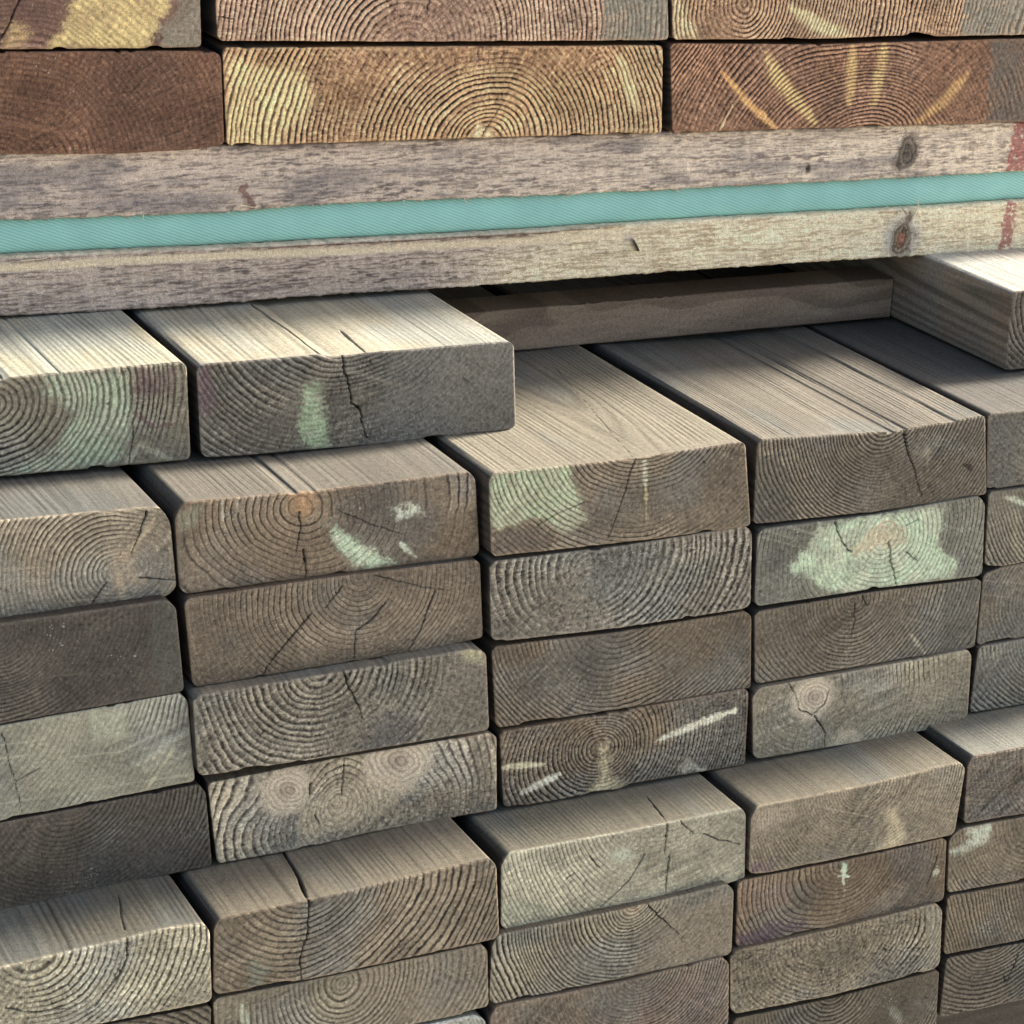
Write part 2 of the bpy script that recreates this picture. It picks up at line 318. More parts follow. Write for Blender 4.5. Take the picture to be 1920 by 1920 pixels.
BOARDS = [
    {'id':'P1','top':[(-0.3187,0.2432),(-0.1039,0.2427)],'bot':[(-0.321,0.1966),(-0.1803,0.193),(-0.102,0.1915)],'y':0.152,'ct':(-0.1973,0.1568),'sp':3.2,'cl':(122,92,72),'cd':(82,54,46),'label':'reddish brown board at the top left corner with a yellow sapwood patch','rel':0.35,'ex':0,'duty':0.5,'st':[('poly',[(-0.183,0.1926),(-0.1662,0.2227),(-0.116,0.2244),(-0.1193,0.211),(-0.1287,0.1977),(-0.1358,0.1904)],None,(205,180,110),0.85,0.25),('poly',[(-0.2074,0.1933),(-0.2018,0.2076),(-0.1911,0.2021),(-0.1966,0.193)],None,(190,160,100),0.6,0.2),('poly',[(-0.1244,0.1895),(-0.1244,0.2044),(-0.1159,0.211),(-0.1118,0.2324),(-0.1004,0.2322),(-0.1,0.1887)],None,(128,118,98),0.9,0)],'cr':[([(-0.1948,0.2232),(-0.2012,0.2089),(-0.2073,0.1986),(-0.2115,0.1921)],0.00033)],'r':3,'fade':0.5,'asp':1.0,'fib':0.625,'ka':1.35},
    {'id':'P2','top':[(-0.0962,0.2427),(0.1689,0.2419)],'bot':[(-0.0931,0.1946),(0.0252,0.191),(0.1748,0.1877)],'y':0.152,'ct':(0.0103,0.186),'sp':3.0,'cl':(184,142,108),'cd':(70,46,36),'label':'pinkish brown board with strong arched rings,above the yellow striped board of the top pack','rel':1.1,'ex':0,'duty':0.55,'st':[('poly',[(0.1269,0.2288),(0.1319,0.2054),(0.131,0.1863),(0.1777,0.1849),(0.1741,0.228)],None,(124,120,104),0.85,0)],'cr':[([(0.0266,0.2162),(0.0245,0.2064)],0.00037)],'r':3,'fade':0.4,'asp':1.0,'fib':1.0,'ka':1.35},
    {'id':'P3','top':[(0.1723,0.2419),(0.4816,0.2417)],'bot':[(0.1775,0.1878),(0.284,0.1855),(0.3325,0.186),(0.3439,0.1865),(0.3594,0.1847),(0.4915,0.1832)],'y':0.152,'ct':(0.2211,0.2079),'sp':2.8,'cl':(172,132,92),'cd':(70,46,34),'label':'brown board in the top right corner with round rings and a pale streak','rel':0.9,'ex':0,'duty':0.5,'st':[('strip',[(0.2547,0.2041),(0.272,0.1945),(0.2987,0.1861)],0.00434,(226,206,148),0.8,0.5),('poly',[(0.1722,0.2222),(0.1858,0.2042),(0.1978,0.1859),(0.1752,0.1865)],None,(226,206,150),0.7,0.8),('poly',[(0.3763,0.225),(0.3754,0.1809),(0.4966,0.1774),(0.4889,0.2232)],None,(136,130,112),0.85,0)],'r':3,'fade':0.4,'asp':1.0,'fib':1.0,'ka':1.35},
    {'id':'Q1','top':[(-0.3136,0.1956),(-0.1,0.1902),(-0.0913,0.1888)],'bot':[(-0.3162,0.1437),(-0.2085,0.1409),(-0.1444,0.1381),(-0.0889,0.1386)],'y':0.152,'ct':(-0.2115,0.1247),'sp':3.0,'cl':(118,82,56),'cd':(76,50,36),'label':'smooth red brown board at the far left,resting on the upper batten','rel':0.3,'ex':0,'duty':0.5,'r':4,'fade':0.75,'asp':1.0,'fib':1.125,'ka':1.35},
    {'id':'Q2','top':[(-0.0904,0.1915),(0.1715,0.1852)],'bot':[(-0.0874,0.1394),(-0.0228,0.1384),(0.0596,0.1373),(0.1746,0.1348)],'y':0.152,'ct':(0.0614,0.1334),'sp':3.0,'cl':(192,144,92),'cd':(72,42,28),'label':'brown board with bold arched rings and yellow stripes at its left end','rel':1.2,'ex':0,'duty':0.55,'st':[('poly',[(-0.0883,0.1856),(-0.0482,0.1788),(-0.0357,0.1642),(-0.0594,0.1381),(-0.0877,0.138)],None,(222,196,132),0.75,0.8),('poly',[(0.0548,0.1358),(0.0576,0.1445),(0.0642,0.1428),(0.0678,0.1361)],None,(232,212,160),0.9,0.2),('strip',[(0.144,0.179),(0.1513,0.1632),(0.1575,0.1494)],0.0032,(228,206,146),0.8,0.6),('strip',[(0.0611,0.1399),(0.0781,0.157),(0.0933,0.1771)],0.00374,(190,150,100),0.5,0.3)],'cr':[([(0.0609,0.1382),(0.0662,0.1471),(0.0717,0.1549)],0.00039)],'r':3,'fade':0.4,'asp':1.0,'fib':1.125,'ka':1.35},
    {'id':'Q3','top':[(0.1762,0.1862),(0.255,0.1834),(0.2769,0.1827),(0.4875,0.182)],'bot':[(0.182,0.1343),(0.2311,0.134),(0.305,0.1326),(0.4302,0.1305),(0.4964,0.129)],'y':0.152,'ct':(0.308,0.1),'sp':2.6,'cl':(150,108,74),'cd':(74,48,34),'label':'brown board with yellow streaks fanning out,on the right of the upper batten','rel':0.7,'ex':0,'duty':0.5,'st':[('strip',[(0.2117,0.1687),(0.2294,0.1512),(0.2509,0.1347)],0.00232,(220,166,92),0.95,0.2),('strip',[(0.2412,0.177),(0.2499,0.1628),(0.2784,0.136)],0.00436,(222,186,110),0.9,0.85),('strip',[(0.2991,0.183),(0.3002,0.1642),(0.3003,0.1469)],0.00344,(214,176,104),0.85,0.6),('strip',[(0.3222,0.1836),(0.3201,0.1698),(0.3185,0.1462)],0.00382,(220,186,112),0.85,0.85),('strip',[(0.3838,0.162),(0.3702,0.1474),(0.3513,0.1342)],0.0036,(205,160,90),0.8,0.5),('poly',[(0.398,0.1866),(0.4024,0.1282),(0.5057,0.1237),(0.4955,0.1841)],None,(96,88,76),0.8,0),('strip',[(0.2215,0.1515),(0.213,0.1348)],0.00084,(226,200,140),0.7,0.4)],'r':3,'fade':0.4,'asp':1.0,'fib':1.0,'ka':1.35},
    {'id':'R1','top':[(-0.3107,0.0556),(-0.2399,0.0517),(-0.2342,0.0512),(-0.2295,0.0527),(-0.1446,0.0529),(-0.1404,0.0524)],'bot':[(-0.3128,0.005),(-0.2357,0.0018),(-0.1378,0.0003)],'y':0.062,'ct':(-0.2389,0.0404),'sp':3.4,'cl':(146,134,110),'cd':(92,80,68),'label':'protruding board with mint green ring stripes under the left of the battens','rel':0.8,'ex':0.13,'duty':0.5,'st':[('poly',[(-0.211,0.0527),(-0.1707,0.0491),(-0.168,0.0268),(-0.1708,0.0075),(-0.1846,0.0005),(-0.2304,0.0012),(-0.2357,0.0018),(-0.2089,0.0142),(-0.1979,0.0297),(-0.2125,0.042)],None,(186,204,166),0.8,0.75),('poly',[(-0.168,0.0516),(-0.1459,0.0497),(-0.1459,0.0358),(-0.1666,0.0363)],None,(112,84,84),0.6,0),('strip',[(-0.168,0.0281),(-0.1569,0.0201),(-0.1472,0.0205)],0.00111,(112,80,78),0.7,0),('strip',[(-0.1722,0.0014),(-0.1647,0.011),(-0.1485,0.0017)],0.00196,(190,190,160),0.6,0.2)],'cr':[([(-0.1708,-0.0052),(-0.1694,0.0073),(-0.168,0.0212)],0.00025)],'r':4,'tc':(214,206,172),'fade':0.4,'tcr':[([(-0.2338,0.1254),(-0.2332,0.0869),(-0.2338,0.0578)],0.00039)],'asp':1.0,'fib':0.625},
    {'id':'R2','top':[(-0.1351,0.0507),(-0.069,0.0502),(-0.0616,0.0483),(-0.0454,0.049),(0.0415,0.0486)],'bot':[(-0.1321,0.0003),(-0.0377,-0.002),(0.0456,-0.0014)],'y':0.062,'ct':(-0.0489,0.0837),'sp':2.9,'cl':(134,122,108),'cd':(66,56,52),'label':'protruding dark board with a cracked top edge and a green patch,under the battens','rel':1.1,'ex':0.13,'duty':0.5,'st':[('poly',[(-0.0779,0.0324),(-0.0686,0.0367),(-0.0659,0.0227),(-0.0638,0.0109),(-0.0628,-0.0038),(-0.073,-0.0027),(-0.0798,0.0125)],None,(172,194,148),0.9,0.25),('poly',[(-0.1354,0.0516),(-0.1277,0.0453),(-0.1247,0.0282),(-0.1332,0.0234),(-0.1352,0.0292)],None,(120,94,100),0.75,0.2),('poly',[(-0.0275,0.0509),(0.0464,0.0506),(0.0497,-0.0064),(-0.0376,-0.0034),(-0.0326,0.0253)],None,(118,114,104),0.75,0)],'cr':[([(-0.0563,0.0493),(-0.0546,0.0389),(-0.052,0.0329),(-0.0505,0.0226),(-0.0456,0.0178),(-0.0428,0.0053),(-0.0414,0.0022)],0.00051)],'r':5,'tc':(212,202,172),'fade':0.4,'tcr':[([(-0.0693,0.1618),(-0.0686,0.1079),(-0.0681,0.0613)],0.0007),([(-0.0408,0.102),(-0.044,0.0582)],0.00058)],'asp':1.0,'fib':0.625},
    {'id':'R4','top':[(0.372,0.0493),(0.6212,0.0464)],'bot':[(0.3727,0.0003),(0.6318,-0.0023)],'y':0.069,'ct':(0.4203,0.0414),'sp':2.8,'cl':(128,112,96),'cd':(78,66,58),'label':'pale topped board sticking out at the right edge beside the missing board','rel':0.8,'ex':0.16,'duty':0.5,'r':3,'tc':(228,218,200),'fade':0.4,'asp':1.0,'fib':0.625,'lat':(172,148,122)},
    {'id':'S1','top':[(-0.3314,0.0033),(-0.2504,0.0003),(-0.1988,-0.0009),(-0.1722,-0.0015),(-0.1674,-0.0049)],'bot':[(-0.3339,-0.0539),(-0.2514,-0.0513),(-0.2123,-0.0512),(-0.1631,-0.0493)],'y':0.008,'ct':(-0.192,-0.0314),'sp':2.4,'cl':(156,138,112),'cd':(112,94,78),'label':'tan board with a pale ring centre,at the left edge above the dark smooth board','rel':0.35,'ex':0.08,'duty':0.5,'st':[('strip',[(-0.1915,-0.0298),(-0.1824,-0.0171),(-0.1743,-0.0071)],0.00136,(200,180,140),0.5,0.2),('strip',[(-0.1931,-0.0337),(-0.191,-0.0437),(-0.191,-0.0521)],0.00191,(186,166,132),0.5,0.3),('poly',[(-0.1989,-0.0206),(-0.1856,-0.0222),(-0.1816,-0.0394),(-0.195,-0.0404)],None,(178,156,122),0.5,0.1)],'cr':[([(-0.1789,-0.003),(-0.1824,-0.0144),(-0.1869,-0.0248)],0.0003),([(-0.199,-0.0377),(-0.2102,-0.0523)],0.00025),([(-0.1824,-0.037),(-0.1721,-0.0395),(-0.1634,-0.0412)],0.00027)],'r':9,'tc':(128,122,110),'fade':0.55,'asp':1.0,'fib':0.625},
    {'id':'S2','top':[(-0.165,-0.0047),(-0.1604,-0.0003),(-0.0898,-0.0022),(-0.0081,-0.0011),(-0.0044,-0.003)],'bot':[(-0.1621,-0.0491),(-0.0828,-0.0486),(0.0004,-0.049)],'y':0.007,'ct':(-0.0993,-0.007),'sp':4.6,'cl':(130,106,80),'cd':(84,66,52),'label':'brown board with a tan heart and pale green flecks,under the green patched protruding board','rel':0.4,'ex':0.08,'duty':0.72,'st':[('poly',[(-0.1067,-0.002),(-0.0995,0.0008),(-0.0909,-0.0038),(-0.09,-0.0137),(-0.0991,-0.0169),(-0.1065,-0.0118)],None,(176,138,92),0.8,0.1),('poly',[(-0.0876,-0.0191),(-0.0777,-0.0231),(-0.0629,-0.0341),(-0.0478,-0.0464),(-0.0595,-0.0472),(-0.0713,-0.0452),(-0.0797,-0.0349)],None,(186,206,170),0.95,0.35),('poly',[(-0.0513,-0.0153),(-0.0342,-0.0161),(-0.0325,-0.021),(-0.0472,-0.0239)],None,(200,208,184),0.9,0.5),('strip',[(-0.0446,-0.0363),(-0.0354,-0.045)],0.00148,(200,208,180),0.85,0.3),('strip',[(-0.1411,-0.0023),(-0.1404,-0.0121)],0.00055,(190,184,160),0.8,0),('strip',[(-0.1329,-0.0018),(-0.1325,-0.0083)],0.00056,(190,184,160),0.8,0),('poly',[(-0.1645,-0.0065),(-0.1509,-0.0026),(-0.1536,-0.0133),(-0.1631,-0.0163)],None,(150,152,124),0.6,0.3)],'cr':[([(-0.1003,-0.012),(-0.0997,-0.0239),(-0.1018,-0.0336)],0.00043),([(-0.0981,-0.0326),(-0.0962,-0.04),(-0.0963,-0.0489)],0.00057),([(-0.0803,-0.0134),(-0.0603,-0.0243),(-0.0425,-0.0313)],0.00013)],'r':6,'tc':(138,130,114),'fade':0.4,'asp':1.0,'fib':0.625},
    {'id':'S3','top':[(0.0001,-0.0016),(0.0036,-0.0009),(0.0842,-0.0014),(0.1515,0.0013)],'bot':[(0.0037,-0.0471),(0.0911,-0.0488),(0.1598,-0.0486)],'y':0.0,'ct':(0.0912,0.0226),'sp':2.7,'cl':(136,116,92),'cd':(78,62,50),'label':'board with a mint green corner and a long exposed top beside the missing board','rel':0.6,'ex':0.2,'duty':0.6,'st':[('poly',[(-0.0009,0.0001),(0.0465,-0.0006),(0.058,-0.0328),(0.0458,-0.0388),(0.0266,-0.0283),(0.0054,-0.034),(0.0002,-0.0217)],None,(184,200,156),0.85,0.7),('strip',[(0.0902,-0.0041),(0.0922,-0.0174)],0.00187,(206,206,170),0.9,0.8),('strip',[(0.0922,-0.0174),(0.0939,-0.0355)],0.00094,(184,170,120),0.8,0.5),('poly',[(0.0008,-0.0334),(0.0267,-0.0306),(0.046,-0.0418),(0.0278,-0.0485),(0.0015,-0.0467)],None,(96,84,72),0.6,0)],'cr':[([(0.0848,-0.0012),(0.0798,-0.019),(0.0715,-0.0449)],0.00028),([(0.0573,-0.0224),(0.0413,-0.027),(0.0269,-0.0336)],0.00012)],'r':4,'tc':(164,154,130),'fade':0.4,'tcr':[([(0.1161,0.1553),(0.0841,-0.0013)],0.00012)],'asp':1.0,'fib':0.625},
    {'id':'S4','top':[(0.1619,-0.0018),(0.1648,-0.0002),(0.255,-0.0044),(0.2585,-0.0037),(0.3117,-0.0008)],'bot':[(0.164,-0.0495),(0.2431,-0.0515),(0.3194,-0.05)],'y':0.004,'ct':(0.2447,0.0081),'sp':2.3,'cl':(124,108,88),'cd':(62,52,48),'label':'dark ringed board split by a crack,right above the large mint patch','rel':0.6,'ex':0.2,'duty':0.5,'st':[('poly',[(0.2676,-0.0191),(0.2812,-0.0126),(0.2758,-0.0263)],None,(180,168,140),0.6,0.4),('poly',[(0.1599,-0.0079),(0.1793,-0.0099),(0.1939,-0.0517),(0.164,-0.0498)],None,(84,82,74),0.6,0.2),('poly',[(0.2944,-0.0029),(0.3163,-0.0019),(0.3232,-0.0507),(0.2791,-0.0521)],None,(96,88,74),0.5,0)],'cr':[([(0.2564,-0.0036),(0.263,-0.0218),(0.2697,-0.0351),(0.2739,-0.0451)],0.00051)],'r':3,'tc':(150,140,122),'fade':0.4,'tcr':[([(0.2581,0.1942),(0.2558,0.0646),(0.2569,0.0282),(0.2527,-0.0012)],0.00023)],'asp':1.0,'fib':0.625},
    {'id':'S5','top':[(0.3157,-0.0011),(0.3554,-0.0016),(0.4886,0.0003)],'bot':[(0.3207,-0.0485),(0.4968,-0.0418)],'y':0.0065,'ct':(0.3709,0.0208),'sp':3.0,'cl':(132,118,100),'cd':(52,44,40),'label':'board with bold dark diagonal rings at the right edge,just below the pale protruding board','rel':1.1,'ex':0.2,'duty':0.5,'r':3,'tc':(124,118,108),'fade':0.4,'asp':1.0,'fib':0.625},
    {'id':'T1','top':[(-0.3354,-0.0513),(-0.2536,-0.0486),(-0.1721,-0.0473),(-0.1667,-0.0503)],'bot':[(-0.3377,-0.1028),(-0.2546,-0.1006),(-0.162,-0.0979)],'y':0.0,'ct':(-0.2562,-0.051),'sp':2.4,'cl':(92,82,72),'cd':(66,58,54),'label':'dark smooth board at the left edge above the pale grey board','rel':0.3,'ex':0,'duty':0.5,'st':[('poly',[(-0.1775,-0.0452),(-0.1626,-0.0472),(-0.1604,-0.0987),(-0.1747,-0.0965),(-0.1802,-0.0673)],None,(84,86,76),0.6,0)],'r':4,'fade':0.6,'asp':1.0,'fib':0.625},
    {'id':'T2','top':[(-0.1615,-0.0493),(-0.0844,-0.0479),(-0.0015,-0.0483)],'bot':[(-0.1565,-0.098),(-0.0773,-0.0964),(0.0027,-0.0948)],'y':0.003,'ct':(-0.0705,-0.0504),'sp':2.8,'cl':(128,108,86),'cd':(78,64,54),'label':'brown board with fine round rings and slanting cracks,below the board with a tan heart','rel':0.4,'ex':0,'duty':0.72,'cr':[([(-0.0785,-0.0537),(-0.0863,-0.0643)],0.00026),([(-0.094,-0.0661),(-0.1052,-0.0776),(-0.1178,-0.0918),(-0.1205,-0.0987)],0.00036),([(-0.0541,-0.0657),(-0.0603,-0.0736),(-0.0696,-0.0788),(-0.0705,-0.0958)],0.00033),([(-0.0262,-0.0629),(-0.0305,-0.0747),(-0.0338,-0.0832),(-0.0402,-0.0948)],0.00038),([(-0.0612,-0.0496),(-0.0342,-0.0595),(-0.022,-0.0629)],0.00012)],'r':4,'fade':0.4,'asp':1.0,'fib':0.625},
    {'id':'T3','top':[(0.0034,-0.0496),(0.0853,-0.0503),(0.1559,-0.0483),(0.1615,-0.0502)],'bot':[(0.0068,-0.0959),(0.0824,-0.0983),(0.1651,-0.0978)],'y':0.001,'ct':(0.064,-0.057),'sp':3.6,'cl':(146,134,118),'cd':(74,66,60),'label':'grey board with pale raised rings curling left,in the middle of the stack','rel':1.1,'ex':0,'duty':0.42,'r':5,'fade':0.4,'asp':1.0,'fib':1.0},
    {'id':'T4','top':[(0.166,-0.0517),(0.2417,-0.0519),(0.3121,-0.0486),(0.3175,-0.0522)],'bot':[(0.1682,-0.0979),(0.2473,-0.0975),(0.3219,-0.0993)],'y':0.002,'ct':(0.2512,-0.0651),'sp':2.9,'cl':(126,122,108),'cd':(84,80,72),'label':'board with a large mint green patch round its cracked heart,right of the middle','rel':0.45,'ex':0,'duty':0.7,'st':[('poly',[(0.2054,-0.0539),(0.2347,-0.052),(0.2783,-0.0507),(0.2912,-0.0544),(0.291,-0.0641),(0.2872,-0.0685),(0.2907,-0.0786),(0.3028,-0.086),(0.3022,-0.0981),(0.2654,-0.0982),(0.233,-0.0985),(0.2165,-0.0944),(0.2034,-0.0869),(0.1873,-0.0791),(0.1946,-0.07),(0.1996,-0.0643)],None,(190,208,170),0.95,0.3),('poly',[(0.2391,-0.0595),(0.2522,-0.0553),(0.2645,-0.0619),(0.266,-0.074),(0.2443,-0.0729),(0.2288,-0.0774),(0.2296,-0.0695)],None,(190,172,136),0.75,0.1)],'cr':[([(0.2535,-0.0692),(0.2572,-0.0842),(0.2629,-0.0986)],0.00052),([(0.2158,-0.053),(0.2197,-0.0629),(0.2263,-0.0713),(0.23,-0.0728)],0.00044),([(0.2644,-0.0609),(0.2734,-0.0578)],0.00021),([(0.2664,-0.0773),(0.2745,-0.0838)],0.00021)],'r':5,'fade':0.4,'asp':1.0,'fib':0.625},
    {'id':'T5','top':[(0.321,-0.0481),(0.3568,-0.0481),(0.4947,-0.043)],'bot':[(0.3245,-0.0939),(0.3373,-0.0961),(0.5034,-0.088)],'y':0.004,'ct':(0.4132,-0.0375),'sp':2.6,'cl':(128,118,100),'cd':(84,74,64),'label':'brown grey board with a small green smear,right of the mint patched board','rel':0.5,'ex':0,'duty':0.5,'st':[('strip',[(0.3329,-0.0524),(0.3489,-0.0585)],0.0018,(190,200,170),0.8,0.2),('strip',[(0.3419,-0.0626),(0.347,-0.0896)],0.00254,(160,156,120),0.5,0.4)],'r':3,'fade':0.4,'asp':1.0,'fib':0.625},
    {'id':'U1','top':[(-0.3377,-0.1045),(-0.2546,-0.1013),(-0.1651,-0.0979),(-0.1603,-0.1018)],'bot':[(-0.3399,-0.1552),(-0.2556,-0.1522),(-0.1561,-0.148)],'y':0.0,'ct':(-0.3748,-0.0345),'sp':2.6,'cl':(160,154,132),'cd':(126,120,102),'label':'pale grey green smooth board at the left edge','rel':0.25,'ex':0,'duty':0.5,'st':[('poly',[(-0.2099,-0.1025),(-0.1937,-0.1022),(-0.1911,-0.117),(-0.2073,-0.1172)],None,(178,186,156),0.6,0.1),('strip',[(-0.1815,-0.1478),(-0.1663,-0.1268)],0.00072,(196,190,150),0.6,0)],'cr':[([(-0.2534,-0.1055),(-0.2499,-0.1245),(-0.2438,-0.1514)],0.00016),([(-0.2354,-0.1269),(-0.2474,-0.1321)],0.00014)],'r':3,'fade':0.7,'asp':1.0,'fib':0.375},
    {'id':'U2','top':[(-0.1597,-0.0977),(-0.081,-0.0961),(-0.0096,-0.094),(0.0004,-0.0966)],'bot':[(-0.1566,-0.1426),(-0.0796,-0.1436),(0.0046,-0.1426)],'y':-0.006,'ct':(-0.0926,-0.0953),'sp':4.0,'cl':(142,130,112),'cd':(76,68,62),'label':'grey board with pale raised rings and a crack at its top,over the knotty board','rel':1.1,'ex':0.01,'duty':0.45,'st':[('poly',[(-0.0157,-0.0929),(0.0012,-0.0941),(0.0008,-0.104),(-0.0123,-0.1)],None,(196,186,138),0.8,0.1),('poly',[(-0.0738,-0.1393),(-0.0566,-0.121),(-0.0322,-0.1308),(-0.0407,-0.1447)],None,(84,76,74),0.5,0.2),('poly',[(-0.0247,-0.0958),(0.0014,-0.098),(0.0046,-0.1429),(-0.0317,-0.1431)],None,(120,114,98),0.5,0.2)],'cr':[([(-0.0795,-0.0955),(-0.0763,-0.106),(-0.0716,-0.1156),(-0.0684,-0.1245)],0.00047)],'r':4,'tc':(168,156,132),'fade':0.4,'asp':1.0,'fib':1.0},
    {'id':'U3','top':[(0.0074,-0.0984),(0.0831,-0.1006),(0.1614,-0.0992),(0.1667,-0.1014)],'bot':[(0.0125,-0.1467),(0.0866,-0.1472),(0.1706,-0.1472)],'y':0.002,'ct':(0.0901,-0.0846),'sp':2.9,'cl':(128,108,84),'cd':(70,56,46),'label':'brown board with even bowl shaped rings,below the grey board in the middle','rel':0.6,'ex':0,'duty':0.58,'r':4,'fade':0.4,'asp':1.0,'fib':0.625},
    {'id':'U4','top':[(0.1694,-0.1009),(0.2481,-0.0993),(0.3228,-0.1011)],'bot':[(0.1738,-0.1459),(0.2463,-0.1452),(0.3237,-0.1449)],'y':0.003,'ct':(0.2331,-0.1002),'sp':2.9,'cl':(124,108,88),'cd':(74,62,52),'label':'brown board with fine round rings right under the mint patched board','rel':0.5,'ex':0,'duty':0.6,'st':[('strip',[(0.2767,-0.1298),(0.2884,-0.1432)],0.00144,(196,188,156),0.8,0.6),('poly',[(0.2959,-0.1009),(0.3257,-0.0998),(0.3247,-0.1467),(0.2982,-0.1463)],None,(98,94,80),0.6,0)],'cr':[([(0.2403,-0.1002),(0.2433,-0.1074)],0.00053),([(0.2358,-0.1045),(0.2364,-0.116),(0.2354,-0.1256)],0.00028)],'r':4,'fade':0.4,'asp':1.0,'fib':0.625},
    {'id':'U5','top':[(0.326,-0.0999),(0.3389,-0.0969),(0.5055,-0.0901)],'bot':[(0.3275,-0.1454),(0.3614,-0.1447),(0.515,-0.1393)],'y':0.006,'ct':(0.3764,-0.1204),'sp':2.6,'cl':(140,126,108),'cd':(74,62,54),'label':'brown grey board with close rings,right edge,third board below the pale protruding one','rel':0.7,'ex':0,'duty':0.5,'r':3,'fade':0.4,'asp':1.0,'fib':0.625},
    {'id':'V1','top':[(-0.34,-0.157),(-0.2557,-0.153),(-0.1544,-0.1497),(-0.1504,-0.154)],'bot':[(-0.3421,-0.2046),(-0.2566,-0.2016),(-0.1466,-0.1974)],'y':0.0,'ct':(-0.2183,-0.1472),'sp':2.5,'cl':(100,88,76),'cd':(64,56,52),'label':'dark brown board at the left edge directly above a pale board','rel':0.45,'ex':0,'duty':0.5,'st':[('poly',[(-0.2021,-0.1501),(-0.1578,-0.1519),(-0.146,-0.1962),(-0.1885,-0.1942)],None,(84,76,66),0.5,0)],'r':3,'fade':0.4,'asp':1.0,'fib':0.625},
    {'id':'V2','top':[(-0.1493,-0.15),(-0.077,-0.1477),(0.0068,-0.1474),(0.0122,-0.1494)],'bot':[(-0.1437,-0.1971),(-0.0994,-0.1968),(-0.0575,-0.1946),(0.0147,-0.1943)],'y':0.0,'ct':(-0.0756,-0.1738),'sp':3.0,'cl':(176,156,128),'cd':(124,104,86),'label':'tan board with two large pale knots','rel':0.6,'ex':0,'duty':0.6,'st':[('poly',[(-0.0999,-0.1741),(-0.0766,-0.1629),(-0.0526,-0.1608),(-0.0308,-0.1739),(-0.0578,-0.1847),(-0.0757,-0.1908),(-0.0994,-0.1957)],None,(196,178,144),0.7,0.2),('poly',[(-0.0041,-0.1472),(0.0131,-0.1475),(0.0156,-0.1946),(-0.0018,-0.1947)],None,(110,100,86),0.5,0.2)],'cr':[([(-0.0755,-0.149),(-0.0758,-0.1698)],0.00033),([(-0.0932,-0.1594),(-0.0942,-0.1665)],0.00076),([(-0.091,-0.1782),(-0.0879,-0.184)],0.00046)],'kn':[((-0.1067,-0.1613),0.0139),((-0.0452,-0.1553),0.0174)],'r':3,'fade':0.4,'asp':1.0,'fib':1.125},
    {'id':'V3','top':[(0.014,-0.1479),(0.0855,-0.1472),(0.1646,-0.1454),(0.1682,-0.1472)],'bot':[(0.0189,-0.195),(0.0658,-0.1948),(0.0723,-0.1935),(0.089,-0.1951),(0.0956,-0.1928),(0.17,-0.1936)],'y':0.0,'ct':(0.0732,-0.1687),'sp':2.2,'cl':(140,116,88),'cd':(68,52,42),'label':'brown board streaked with cream splashes,bottom of the upper middle column','rel':0.8,'ex':0,'duty':0.55,'st':[('strip',[(0.1121,-0.1686),(0.1337,-0.1636),(0.16,-0.158)],0.00236,(244,236,204),1.0,0.2),('strip',[(0.0296,-0.1862),(0.0422,-0.1827),(0.0517,-0.1792)],0.00228,(240,232,204),1.0,0.05),('strip',[(0.0152,-0.1692),(0.0415,-0.1714)],0.00161,(224,212,170),0.95,0.1),('poly',[(0.1273,-0.1881),(0.1321,-0.1849),(0.1438,-0.1921),(0.1293,-0.1923)],None,(226,218,190),0.9,0.1),('poly',[(0.0658,-0.1951),(0.0768,-0.186),(0.0764,-0.1666),(0.0804,-0.1673),(0.0823,-0.1853),(0.0938,-0.1922),(0.0727,-0.1983)],None,(220,204,156),0.95,0.1),('strip',[(0.1128,-0.1564),(0.1039,-0.1711)],0.00437,(160,140,104),0.5,0.5)],'r':3,'fade':0.4,'asp':1.0,'fib':1.125},
    {'id':'V4','top':[(0.1708,-0.1489),(0.1769,-0.1466),(0.2443,-0.1454),(0.3164,-0.1436),(0.3197,-0.1457)],'bot':[(0.1754,-0.1913),(0.2207,-0.192),(0.3174,-0.192),(0.3225,-0.19)],'y':0.0,'ct':(0.2105,-0.158),'sp':2.6,'cl':(164,150,124),'cd':(104,90,74),'label':'tan grey board with a round knot and swirling rings,above the right step','rel':0.6,'ex':0,'duty':0.65,'st':[('poly',[(0.2216,-0.1837),(0.2415,-0.1835),(0.2502,-0.1951),(0.2246,-0.1943)],None,(186,176,144),0.6,0.1)],'cr':[([(0.2136,-0.1697),(0.2225,-0.1818),(0.2229,-0.192)],0.00044),([(0.1933,-0.1461),(0.1994,-0.1536)],0.00035),([(0.2217,-0.1554),(0.2197,-0.1634),(0.2118,-0.1694),(0.2033,-0.1641),(0.1996,-0.1553)],0.00032)],'kn':[((0.2116,-0.1581),0.0134),((0.2393,-0.1893),0.008)],'r':5,'fade':0.4,'asp':1.0,'fib':0.625},
    {'id':'V5','top':[(0.3275,-0.1451),(0.3598,-0.1446),(0.5134,-0.1404)],'bot':[(0.3266,-0.1877),(0.3663,-0.1883),(0.5229,-0.1898)],'y':0.004,'ct':(0.3863,-0.1387),'sp':2.5,'cl':(140,130,114),'cd':(82,74,68),'label':'grey brown board at the right edge,last above the step','rel':0.6,'ex':0,'duty':0.5,'r':3,'fade':0.4,'asp':1.0,'fib':0.625},
